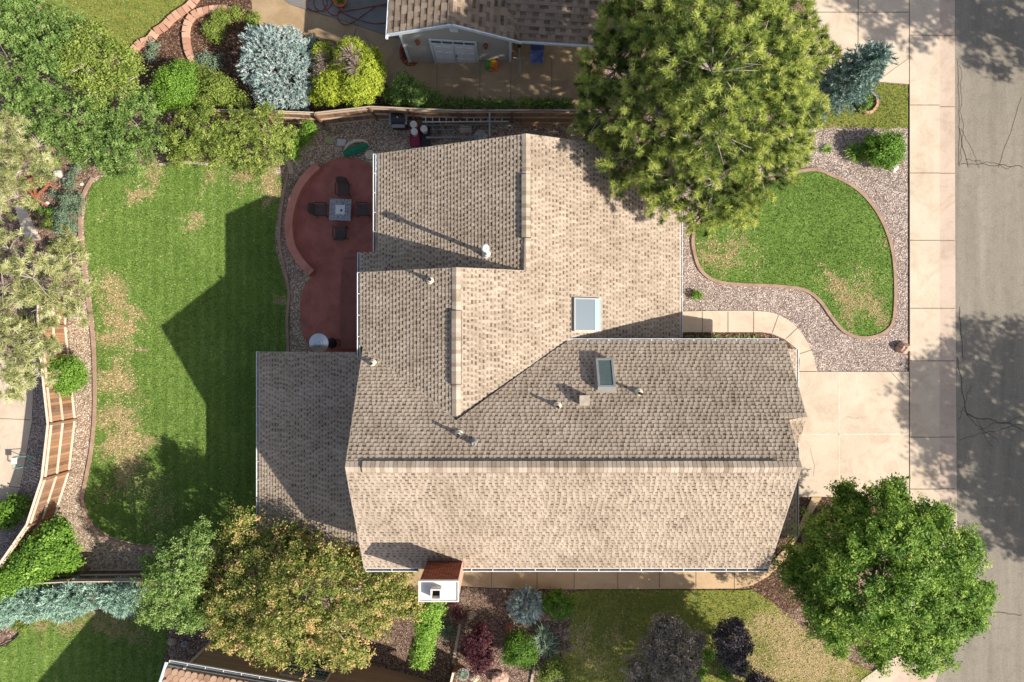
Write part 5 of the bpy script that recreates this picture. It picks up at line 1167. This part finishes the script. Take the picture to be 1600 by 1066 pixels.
# grill
def grill():
    g = at_h(627, 195, .0); root = empty('grill', g, 'silver and black gas grill against the north fence', 'grill')
    m = MB(); m.box(g + Vector((0, 0, .42)), (.62, .48, .84)); m.build('cabinet', 'dark_metal', root)
    m = MB(); V = []; n = 8
    for i in range(n + 1):
        a = math.pi * i / n; V += [(g.x - .27, g.y + .27 * math.cos(a), g.z + .86 + .24 * math.sin(a)), (g.x + .27, g.y + .27 * math.cos(a), g.z + .86 + .24 * math.sin(a))]
    m.add(V, [(2 * i, 2 * i + 2, 2 * i + 3, 2 * i + 1) for i in range(n)] + [tuple(2 * i for i in range(n, -1, -1)), tuple(2 * i + 1 for i in range(n + 1))]); ld = m.build('lid', 'dark_metal', root)
    m = MB(); m.lathe(g + Vector((0, -.02, 1.09)), [(.03, 0), (.03, .03)], 10); m.build('badge', 'white_plastic', ld)
    for s in (-1, 1):
        m = MB(); m.box(g + Vector((s * .34, 0, .88)), (.1, .52, .05)); m.build('side_shelf', 'aluminium', root)
    m = MB(); m.box(g + Vector((0, -.32, .84)), (.56, .12, .06)); m.build('control_panel', 'aluminium', root)
    m = MB(); m.tube([g + Vector((-.22, -.30, .95)), g + Vector((.22, -.30, .95))], .015, 6); m.build('handle', 'steel', root)
grill()
def bucket(px, py, h0, label):
    g = G(px, py); m = MB(); m.lathe(g + Vector((0, 0, h0)), [(.12, 0), (.145, .36), (.15, .37), (.15, .40), (.13, .405), (.12, .385), (.05, .385), (.05, .395), (.01, .395)], 20)
    o = m.build('bucket', 'white_plastic', None, g + Vector((0, 0, h0))); tag(o, label, 'bucket', 'white lidded buckets by the grill')
bucket(650, 203, .42, 'white lidded bucket standing furthest up on the red tote by the grill')
bucket(651, 214, .42, 'white lidded bucket on the middle of the red tote by the grill')
bucket(666, 210, .42, 'white lidded bucket on the black bin')
def tote(px, py, sx_, sy_, mat, label, h=.42):
    g = G(px, py); m = MB(); V = []
    for z, k in ((0, .88), (h - .06, 1.0), (h - .06, 1.06), (h, 1.06), (h, .96), (h - .03, .95)):
        V += [(g.x - sx_ * k / 2, g.y - sy_ * k / 2, g.z + z), (g.x + sx_ * k / 2, g.y - sy_ * k / 2, g.z + z), (g.x + sx_ * k / 2, g.y + sy_ * k / 2, g.z + z), (g.x - sx_ * k / 2, g.y + sy_ * k / 2, g.z + z)]
    m.add(V, [(4 * i + j, 4 * i + (j + 1) % 4, 4 * i + 4 + (j + 1) % 4, 4 * i + 4 + j) for i in range(5) for j in range(4)] + [(3, 2, 1, 0), (20, 21, 22, 23)])
    tag(m.build('storage_tote', mat, None, g), label, 'storage bin')
tote(650, 217, .40, .80, 'red_tote', 'dark red plastic tote under the white buckets'); tote(667, 219, .34, .78, 'black_plastic', 'black bin beside the dark red tote')
def ladder(a, b, wd, label, mat='aluminium', rung=.30, side=(0, 1, 0)):
    a = Vector(a); b = Vector(b); d = (b - a).normalized(); s = Vector(side); s = (s - d * s.dot(d)).normalized(); root = empty('ladder', a, label, 'ladder')
    for q in (-1, 1): m = MB(); m.beam(a + s * q * wd / 2, b + s * q * wd / 2, .03, .07); m.build('side_rail', mat, root)
    k = int((b - a).length / rung)
    for i in range(k): m = MB(); p = a + d * rung * (i + .5); m.beam(p - s * wd / 2, p + s * wd / 2, .035, .035); m.build('rung', mat, root)
ladder(at_h(660, 187, .75), at_h(794, 186, .75), .20, 'long pale aluminium ladder hanging along the north fence', mat='white_plastic', side=(0, 1, .25))
ladder(at_h(662, 194, .45), at_h(806, 191, .45), .16, 'second aluminium ladder hanging just below the long pale one', side=(0, 1, 1.1))
mb = MB(); mb.tube([G(668, 219, .4), G(748, 218, .4)], .055, 8); tag(mb.build('downspout_pipe', 'grey_metal', None, G(668, 219)), 'long grey pipe lying beside the roof edge behind the grill', 'pipe')
for i, (x0, x1) in enumerate(((664, 676), (676, 690), (690, 708))):
    m = MB(); 
    for (p, q) in (((x0, 193), (x0 + 6, 212)), ((x1 - 2, 193), (x1 + 3, 212)), ((x0 + 1, 199), (x1, 199)), ((x0 + 3, 206), (x1 + 1, 206))): m.beam(G(*p, .3), G(*q, .3), .035, .04)
    tag(m.build('metal_rack', 'grey_metal', None, G(x0, 200)), ['dark metal rack frame nearest the buckets', 'middle dark metal rack frame under the ladders', 'dark metal rack frame nearest the lumber stack'][i], 'rack')
g = G(728, 203)
for i in range(5):
    m = MB(); m.box(G(728, 198 + 2.6 * i, .18 + .03 * (i % 2)), (.50, .055, .05), 0, .02 * i); tag(m.build('lumber_piece', 'old_planks', None, G(728, 198 + 2.6 * i)), ['top lumber piece of the small stack', 'second lumber piece of the small stack', 'middle lumber piece of the small stack', 'fourth lumber piece of the small stack', 'bottom lumber piece of the small stack'][i] + ' beside the ladders', 'lumber', 'small lumber stack by the ladders')
rock('tarp_bundle', 'crumpled grey tarp bundle at the roof edge by the ladders', 'tarp', 752, 213, .30, 'lid_grey', 41, .6)

# ================================================================ LEFT GARDEN BED
def frame_():
    c = G(62, 297); root = empty('garden_trellis', c, 'red brown slatted wooden trellis lying in the left garden bed', 'trellis')
    C = [G(45, 290, .35), G(60, 280, .3), G(82, 290, .25), G(64, 312, .35)]
    for i, (a, b) in enumerate(((0, 1), (1, 2), (2, 3), (3, 0), (0, 2), (1, 3))):
        m = MB(); m.beam(C[a], C[b], .09, .05); m.build('slat', 'rust_wood', root)
    m = MB(); m.beam(C[2], G(92, 296, .05), .06, .05); m.build('leg', 'rust_wood', root); m = MB(); m.beam(C[3], G(76, 322, .05), .06, .05); m.build('leg', 'rust_wood', root)
frame_()
def deck():
    root = empty('old_deck', G(45, 350), 'pale weathered plank walk half hidden under the left pines', 'boardwalk')
    P0, P1, Q0, Q1 = (28, 322), (48, 370), (44, 316), (68, 388)
    k = 13
    for i in range(k):
        t = i / k; a = (28 + 14 * t + 6 * t * t, 318 + 62 * t); b = (40 + 28 * t, 326 + 58 * t)
        m = MB(); m.beam(G(*a, .25), G(b[0] + 3, b[1] - 5, .25), .13, .03, tone=random.uniform(.3, 1)); m.build('plank', 'old_planks', root)
deck()

# ================================================================ NEIGHBOUR TO THE NORTH
SO = G(640, 98); ang = R(-3.4)
sX = Vector((math.cos(ang), math.sin(ang), 0)); sY = Vector((-math.sin(ang), math.cos(ang), 0)); sZ = Vector((0, 0, 1)); sM = Matrix((sX, sY, sZ)).transposed()
def T(x, y, z): return SO + sX * x + sY * y + Vector((0, 0, z))
nh = empty('neighbour_house', SO, 'grey sided neighbour house with white gable trim and a white double door', 'house')
Wd_, ew, ov, hw, ms = 4.45, 2.6, .42, 3.22, .46; ap = Wd_ / 2
m = MB(); zt = lambda x: hw + .02 + ms * (ap - abs(x - ap))
r_ = random.Random(5); z = -.3
while z < zt(ap) - .02:      # lap siding courses on the gable wall, cut to the gable
    z1 = min(z + .14, zt(ap)); 
    if z1 <= hw: a0, a1, b0, b1 = 0, Wd_, 0, Wd_
    else:
        f = lambda q: max(0, (q - hw) / ms); a0, a1, b0, b1 = f(z), Wd_ - f(z), f(z1), Wd_ - f(z1)
    if a1 > a0: m.add([T(a0, -.015, z), T(a1, -.015, z), T(max(b1, b0), 0, z1), T(min(b0, b1), 0, z1), T(a0, 0, z), T(a1, 0, z)], [(0, 1, 2, 3), (4, 5, 1, 0)], 0, r_.uniform(.35, .65))
    z += .14
for x0_, x1_ in ((0, .001), (Wd_, Wd_ + .001)): m.add([T(x0_, 0, -.6), T(x0_, 6, -.6), T(x0_, 6, hw), T(x0_, 0, hw)], [(0, 1, 2, 3)], 0, .5)
m.build('wall', 'siding_grey', nh)
nT = lambda lx, ly: (T(lx, ly, 0).x, T(lx, ly, 0).y)
def local_roof(mb, poly, zf, down, slope, **kw):
    """shingles in the turned frame of the neighbour house"""
    q = MB(); shingles(q, poly, zf, down, slope, **kw)
    mb.add([T(*v) for v in q.v], []); b = len(mb.v) - len(q.v)
    for f, mi, t in zip(q.f, q.m, q.t): mb.f.append([b + i for i in f]); mb.m.append(mi); mb.t.append(t)
m = MB(); rz0 = hw + .08 + ms * ap; kw = dict(expo=.30, wmin=.16, wmax=.34, raise_=.012, t=.03, tmix=(.58, .68))
local_roof(m, [(-ov, -.12), (ap, -.12), (ap, 9), (-ov, 9)], lambda x, y: rz0 - ms * (ap - x), (-1, 0), ms, seed=21, **kw)
local_roof(m, [(ap, -.12), (Wd_ + ov - .05, -.12), (Wd_ - .35, 3.2), (ap + .1, 9), (ap, 9)], lambda x, y: rz0 - ms * (x - ap), (1, 0), ms, seed=22, **kw)
kw2 = dict(kw); kw2['expo'] = .26
local_roof(m, [(Wd_ + ov - .05, -.02), (9.4, -.02), (7.9, 4.6), (ap + .2, 4.6)], lambda x, y: hw - .22 + .4 * (y + .02), (0, -1), .4, seed=23, **kw2)
caps(m, T(ap, -.12, rz0), T(ap, 9, rz0), .13, 0, slopes=(ms, ms), seed=4)
m.build('roof', ['neighbour_shingles', 'trim_blue_white'], nh)
m = MB()
for s, e_ in ((-ov, ap), (Wd_ + ov, ap)): m.beam(T(s, -.14, rz0 - ms * abs(ap - s) - .05), T(e_, -.14, rz0 - .05), .05, .17)
m.beam(T(-ov - .02, -.3, rz0 - ms * (ap + ov) - .04), T(-ov - .02, 9, rz0 - ms * (ap + ov) - .04), .09, .1)
m.beam(T(Wd_ + ov, -.05, hw - .27), T(9.4, -.05, hw - .27), .09, .12)
m.build('roof_trim', 'trim_blue_white', nh)
for x_ in (.045, Wd_ - .045): m = MB(); m.box(T(x_, -.035, hw / 2 - .15), (.09, .05, hw + .3), 0, sM); m.build('corner_board', 'trim_blue_white', nh)
m = MB(); m.box(T(ap, -.03, hw + .42), (.32, .05, .3), 0, sM); m.build('gable_vent', 'door_white', nh)
d0, d1 = 1.20, 3.0; dm = (d0 + d1) / 2
dz_ = .28          # the yard rises beside the wall
dr_ = empty('double_door', T(dm, 0, 0)); dr_.parent = nh; dr_.location = T(dm, 0, 0) - ORG[nh.name]; ORG[dr_.name] = T(dm, 0, 0)
for s in (-1, 1):
    m = MB(); m.box(T(dm + s * .44, -.045, 1.0 + dz_), (.86, .04, 1.95), 0, sM)
    for zz_ in (.45, 1.05, 1.6):
        for xx_ in (-.2, .2): m.box(T(dm + s * .44 + xx_, -.07, zz_ + dz_), (.3, .015, .42), 0, sM)
    m.build('door_leaf', 'door_white', dr_)
m = MB(); m.box(T(dm, -.05, 2.30), (1.9, .05, .09), 0, sM); m.box(T(dm, -.05, 2.66), (1.9, .05, .09), 0, sM)
for s in (-1, 1): m.box(T(dm + s * .92, -.05, 1.45), (.07, .06, 2.5), 0, sM)
for q in (-.45, 0, .45): m.box(T(dm + q, -.052, 2.48), (.04, .05, .28), 0, sM)
m.build('frame', 'trim_blue_white', dr_)
m = MB(); m.box(T(dm, -.03, 2.48), (1.76, .03, .28), 0, sM); m.build('transom_glass', 'window_glass', dr_)
m = MB(); m.lathe(T(dm + .05, -.1, 1.25), [(.03, 0), (.03, .06)], 8); m.build('handle', 'dark_metal', dr_)
for x_ in (.68, 3.42):
    m = MB(); m.lathe(T(x_, -.1, 2.3), [(.03, 0), (.09, .02), (.10, .2), (.04, .28), (.02, .3)], 8); m.box(T(x_, -.03, 2.42), (.1, .06, .22), 0, sM); m.build('wall_lamp', 'lamp_copper', nh)
m = MB(); m.box(T(-.02, .55, 1.9), (.05, .9, .9), 0, sM); m.box(T(-.05, .55, 1.9), (.03, .75, .75), 1, sM); m.build('window', ['trim_blue_white', 'window_glass'], nh)
m = MB(); pz = [(7.0, 4.5), (4.5, 4.5)]; m.add([T(Wd_, 3.4, -.3), T(9.3, 3.4, -.3), T(9.3, 3.4, 3.6), T(Wd_, 3.4, 3.6)], [(0, 1, 2, 3)]); m.build('wall', 'siding_grey', nh)
mb = MB(); g = G(636, 88)
for i in range(9): a = math.pi * (.75 + .9 * i / 8); mb.box((g.x + .45 * math.cos(a) + .2, g.y + .55 * math.sin(a) + .15, g.z + .08), (.2, .12, .14), 0, a + 1.57, random.uniform(.2, .9))
mb.box((g.x + .1, g.y + .15, g.z + .03), (.5, .6, .05), 0, 0, .1)
tag(mb.build('brick_ring', 'brick_red', None, g), 'small red brick ring planter at the corner of the neighbour wall', 'planter')
# orange hose tangle and the pot
def hose(name, pts, r__, mat, label, n=8):
    p = smooth_loop(pts, n, False); m = MB(); m.tube([G(x, y, .08 + .018 * math.sin(i * .9)) for i, (x, y) in enumerate(p)], r__, 6); return tag(m.build(name, mat, None, G(*pts[0])), label, 'hose')
hose('garden_hose', [(498, -10), (482, 2), (482, 14), (500, 19), (512, 8), (505, -6), (492, 0), (494, 14), (508, 19), (520, 6), (526, -8)], .022, 'orange_hose', 'red brown hose loops left of the clay pot')
hose('garden_hose', [(503, -10), (508, 12), (522, 26), (532, 18), (520, 4), (512, -8)], .022, 'orange_hose', 'short red brown hose loop just left of the clay pot')
hose('garden_hose', [(530, 20), (548, 18), (580, 12), (610, 9), (606, 34), (585, 38), (560, 32), (545, 26), (530, 20), (529, 32), (540, 40), (556, 34), (575, 20), (592, 10), (606, 14), (606, 30)], .022, 'orange_hose', 'red brown hose stretching in loops from the clay pot to the grey wall')
pt = empty('plant_pot', G(535, 8), 'orange clay pot with a small plant on the grey slab', 'plant pot'); g = G(535, 8); g.z += .06
m = MB(); m.lathe(g, [(.18, 0), (.27, .34), (.3, .36), (.3, .42), (.25, .42), (.23, .36), (.01, .35)], 20); m.build('pot', 'terracotta', pt)
foliage('plant', 'leaf_bright', [(np.array(g + Vector((0, 0, .42))), np.array([.15, .15, .1]))], pt, dens=60, cr=.08, leaf=.06, per=14, tone_mu=.3)
def toy():
    g = G(769, 105); g.z += .03; root = empty('toy_cart', g, 'yellow orange and green plastic toy by the neighbour shed wall', 'toy')
    m = MB(); m.box(g + Vector((-.16, .0, .2)), (.16, .26, .3), 0, .1); m.lathe(g + Vector((-.2, -.1, .05)), [(.1, 0), (.1, .06)], 12); m.build('back_part', 'toy_green', root)
    m = MB(); m.box(g + Vector((.05, .02, .2)), (.28, .28, .16), 0, -.1); m.tube([g + Vector((-.05, .1, .3)), g + Vector((.0, .12, .5)), g + Vector((.12, .12, .5))], .03, 8); m.build('body', 'toy_yellow', root)
    m = MB(); m.box(g + Vector((.12, -.06, .3)), (.2, .12, .08), 0, .2); m.build('seat', 'toy_orange', root)
    for dx, dy in ((.2, .15), (.2, -.15), (-.05, -.17), (-.05, .17)):
        m = MB(); m.lathe(g + Vector((dx, dy, 0)), [(.07, 0), (.07, .1)], 12); m.build('wheel', 'toy_orange', root)
toy()
def swing():
    g = G(838, 95); g.z += .03; root = empty('lawn_chair', g, 'folding chair with blue cloth under the neighbour porch roof', 'chair')
    m = MB(); V = [g + Vector(v) for v in ((-.3, -.25, .42), (.25, -.3, .42), (.3, .25, .38), (-.25, .25, .38), (.0, -.02, .30))]; m.add(V, [(0, 1, 4), (1, 2, 4), (2, 3, 4), (3, 0, 4)]); m.build('seat', 'blue_cloth', root)
    m = MB(); m.add([g + Vector(v) for v in ((-.25, .25, .4), (.3, .25, .4), (.34, .42, .95), (-.28, .42, .95))], [(0, 1, 2, 3), (3, 2, 1, 0)]); m.build('backrest', 'blue_cloth', root)
    for x_, y_ in ((-.3, -.12), (.3, -.12), (-.3, .3), (.3, .3)): m = MB(); m.tube([g + Vector((x_, y_, 0)), g + Vector((x_ * .8, y_ * .8, .5))], .02, 6); m.build('leg', 'aluminium', root)
swing()
def bike():
    g = G(811, 95); g.z += .03; root = empty('bicycle', g, 'bicycle leaning in the shade of the neighbour porch', 'bicycle')
    def ring(c, r0): 
        m = MB(); m.tube([c + Vector((.08 * math.sin(2 * math.pi * i / 20) * .4, r0 * math.cos(2 * math.pi * i / 20), r0 * math.sin(2 * math.pi * i / 20))) for i in range(21)], .02, 6, cap=False); return m
    ring(g + Vector((0, -.45, .33)), .31).build('wheel', 'aluminium', root); ring(g + Vector((0, .5, .33)), .31).build('wheel', 'aluminium', root)
    m = MB(); q = [Vector((0, -.45, .33)), Vector((0, -.25, .8)), Vector((0, .25, .78)), Vector((0, .5, .33)), Vector((0, .05, .3)), Vector((0, -.25, .8))]; m.tube([g + v for v in q], .02, 6); m.tube([g + Vector((0, .05, .3)), g + Vector((0, .27, .85))], .018, 6); m.build('frame', 'grey_metal', root)
    m = MB(); m.tube([g + Vector((-.25, -.25, .95)), g + Vector((0, -.3, .93)), g + Vector((.25, -.25, .95))], .016, 6); m.build('handlebar', 'grey_metal', root); m = MB(); m.box(g + Vector((0, .3, .88)), (.14, .24, .06)); m.build('saddle', 'black_plastic', root)
bike()
# brick edging of the neighbour bed, brick by brick
def blocks(name, pts, label, wd=.30, ln=.27, group=None, mat='block_salmon'):
    p = W(smooth_loop(pts, 8, False)); acc = 0; m = MB(); last = Vector(p[0]); r = random.Random(len(pts))
    root_loc = Vector((p[0][0], p[0][1], gz(p[0][0])))
    for i in range(1, len(p)):
        a = Vector(p[i - 1]); b = Vector(p[i]); L = (b - a).length; d = (b - a) / max(L, 1e-6)
        t = -acc
        while t + ln <= L + 1e-6:
            t += ln
            if t > 0:
                c = a + d * t; m.box((c.x, c.y, gz(c.x) + .12), (ln - .02, wd, .2), 0, math.atan2(d.y, d.x) + r.uniform(-.06, .06), r.uniform(.2, 1))
        acc = L - t
    o = m.build(name, mat, None, root_loc); tag(o, label, 'garden edging')
blocks('block_edging', [(312, -6), (298, 12), (280, 24), (270, 32), (258, 44), (246, 52), (236, 64), (222, 70), (212, 80)], 'salmon block edging between the neighbour lawn and its mulch bed')
blocks('block_edging', [(386, 34), (370, 22), (350, 17), (330, 18), (308, 24), (297, 36), (293, 52), (294, 70), (298, 86), (306, 100)], 'curved salmon block ring around the shaded planting')
blocks('stone_ring', [(1352, 145), (1365, 152), (1367, 166), (1358, 177), (1345, 176), (1339, 164), (1343, 150), (1352, 145)], 'ring of tan edging stones on the neighbour front lawn', wd=.10, ln=.17, mat='block_salmon')

# ================================================================ NEIGHBOUR TO THE SOUTH
sA = G(342, 990); sB = P(707, 1054, sA.z); sd_ = (sB - sA).normalized(); sd_.z = 0; sd_.normalize(); sn = Vector((-sd_.y, sd_.x, 0))
def U(x, y, z): return Vector((sA.x, sA.y, gz(sA.x))) + sd_ * x + sn * y + Vector((0, 0, z))
LS = (sB - sA).length
sh = empty('neighbour_house', sA, 'tan sided house with pink scalloped roof tiles at the bottom edge', 'house')
m = MB(); r_ = random.Random(8); z = -.4; hS = 3.5
while z < hS:
    m.add([U(0, .015, z), U(LS, .015, z), U(LS, 0, z + .12), U(0, 0, z + .12)], [(3, 2, 1, 0)], 0, r_.uniform(.2, .8)); m.add([U(0, .015, z), U(LS, .015, z), U(LS, 0, z), U(0, 0, z)], [(0, 1, 2, 3)], 0, .3); z += .12
m.add([U(0, 0, -.4), U(0, -8, -.4), U(0, -8, hS), U(0, 0, hS)], [(0, 1, 2, 3)], 0, .5); m.add([U(LS, 0, -.4), U(LS, -8, -.4), U(LS, -8, hS), U(LS, 0, hS)], [(0, 1, 2, 3)], 0, .5)
m.build('wall', 'siding_tan', sh)
m = MB(); m.box(U(.05, .04, hS / 2), (.10, .06, hS), 0, math.atan2(sd_.y, sd_.x)); m.build('corner_board', 'old_planks', sh)
wx = 4.6; rot_ = math.atan2(sd_.y, sd_.x)
wn = empty('window', U(wx, 0, 1.2)); wn.parent = sh; wn.location = U(wx, 0, 1.2) - ORG[sh.name]; ORG[wn.name] = U(wx, 0, 1.2)
m = MB(); 
for q in (-.95, 0, .95): m.box(U(wx + q, .05, 1.75), (.08, .07, 1.9), 0, rot_)
for z_ in (.82, 1.75, 2.68): m.box(U(wx, .052, z_), (1.9, .07, .07), 0, rot_)
m.build('frame', 'old_planks', wn)
m = MB(); m.box(U(wx, .03, 1.75), (1.85, .03, 1.85), 0, rot_); m.build('glass', 'window_glass', wn)
m = MB()
for q in (-.7, -.48, -.24, .24, .48, .7): m.box(U(wx + q, .05, 2.2), (.015, .01, .85), 0, rot_)
for z_ in (2.0, 2.25, 2.5): m.box(U(wx, .05, z_), (1.8, .01, .015), 0, rot_)
m.build('muntins', 'teal_paint', wn)
# scalloped tile roof: eave just beyond the wall top
m = MB(); ze = 3.50; zr = lambda y: ze + .42 * (-y + .0)
x0_, x1_ = -.65, LS + .5; r_ = random.Random(3); row = 0; y = .0
m.slab([U(x0_, .06, zr(.06) - .03), U(x0_, -6, zr(-6) - .03), U(x1_, -6, zr(-6) - .03), U(x1_, .06, zr(.06) - .03)][::-1], .12, 1)
while y > -4.5:
    x = x0_ + (.13 if row % 2 else 0)
    while x < x1_ - .1:
        n = 8; c = Vector((x + .13, y)); pts_ = [U(x + .005, y - .32, zr(y - .32) + .01), U(x + .255, y - .32, zr(y - .32) + .01)]
        for i in range(n + 1): a = -math.pi * 0 + math.pi * i / n; yy = y - .12 + .12 * math.sin(a); pts_.append(U(x + .13 + .125 * math.cos(a), yy, zr(yy) + .03))
        k = len(pts_); base_ = [p - Vector((0, 0, .028)) for p in pts_[2:]]
        m.add(pts_ + base_, [tuple(range(k))] + [(2 + i, k + i, k + i + 1, 3 + i) for i in range(n)], 0, r_.uniform(.2, 1)); x += .26
    y -= .2; row += 1
m.build('roof', ['scallop_tiles', 'gutter_dark'], sh)
gutter(U(x1_, .07, ze - .17), U(x0_ , .07, ze - .17), sh, side=-1, wd=.11)
m = MB(); m.beam(U(x0_ - .05, .15, zr(.15)), U(x0_ - .05, -6, zr(-6)), .09, .12); m.build('rake_trim', 'trim_blue_white', sh)
# plant pot, little things by the wall end
g = G(724, 1050); pt = empty('plant_pot', g, 'grey pot with a coiled succulent at the bottom edge left of the tan rock', 'plant pot')
m = MB(); m.lathe(g, [(.2, 0), (.26, .2), (.27, .24), (.22, .24), (.2, .2), (.01, .2)], 20); m.build('pot', 'grey_metal', pt)
m = MB()
for k in range(3):
    for i in range(12):
        a = i * .55 + k * .3; q = .2 - .06 * k; m.add([g + Vector((q * .3 * math.cos(a), q * .3 * math.sin(a), .22 + .03 * k)), g + Vector((q * math.cos(a - .25), q * math.sin(a - .25), .26 + .05 * k)), g + Vector((q * 1.2 * math.cos(a), q * 1.2 * math.sin(a), .3 + .05 * k)), g + Vector((q * math.cos(a + .25), q * math.sin(a + .25), .26 + .05 * k))], [(0, 1, 2, 3)], 0, random.uniform(.2, 1))
m.build('plant', 'leaf_grey', pt)
# west neighbour's small metal garden stand
g = G(44, 722); root = empty('garden_stand', g, 'small teal and white metal stand on the stones beside the neighbour patio', 'garden stand')
m = MB(); m.box(g + Vector((-.2, .15, .62)), (.24, .26, .04), 0); m.build('tray', 'white_plastic', root)
m = MB()
for a, b in (((-.3, .3), (.55, .36)), ((-.3, -.2), (.5, -.1)), ((-.3, .3), (-.3, -.2)), ((.5, .36), (.5, -.1))): m.tube([g + Vector((*a, .55)), g + Vector((*b, .55))], .018, 6)
m.build('frame', 'teal_paint', root)
for x_, y_ in ((-.3, .3), (-.3, -.2), (.5, .34), (.5, -.1)): m = MB(); m.tube([g + Vector((x_, y_, 0)), g + Vector((x_, y_, .55))], .016, 6); m.build('leg', 'teal_paint', root)
hose('garden_hose', [(-5, 992), (5, 985), (8, 972), (16, 970), (20, 980)], .02, 'black_plastic', 'black hose curling on the gravel at the left bottom edge')
hose('garden_hose', [(-5, 1012), (12, 1004), (26, 996), (34, 984)], .02, 'black_plastic', 'straighter black hose below the curled one at the left bottom edge')
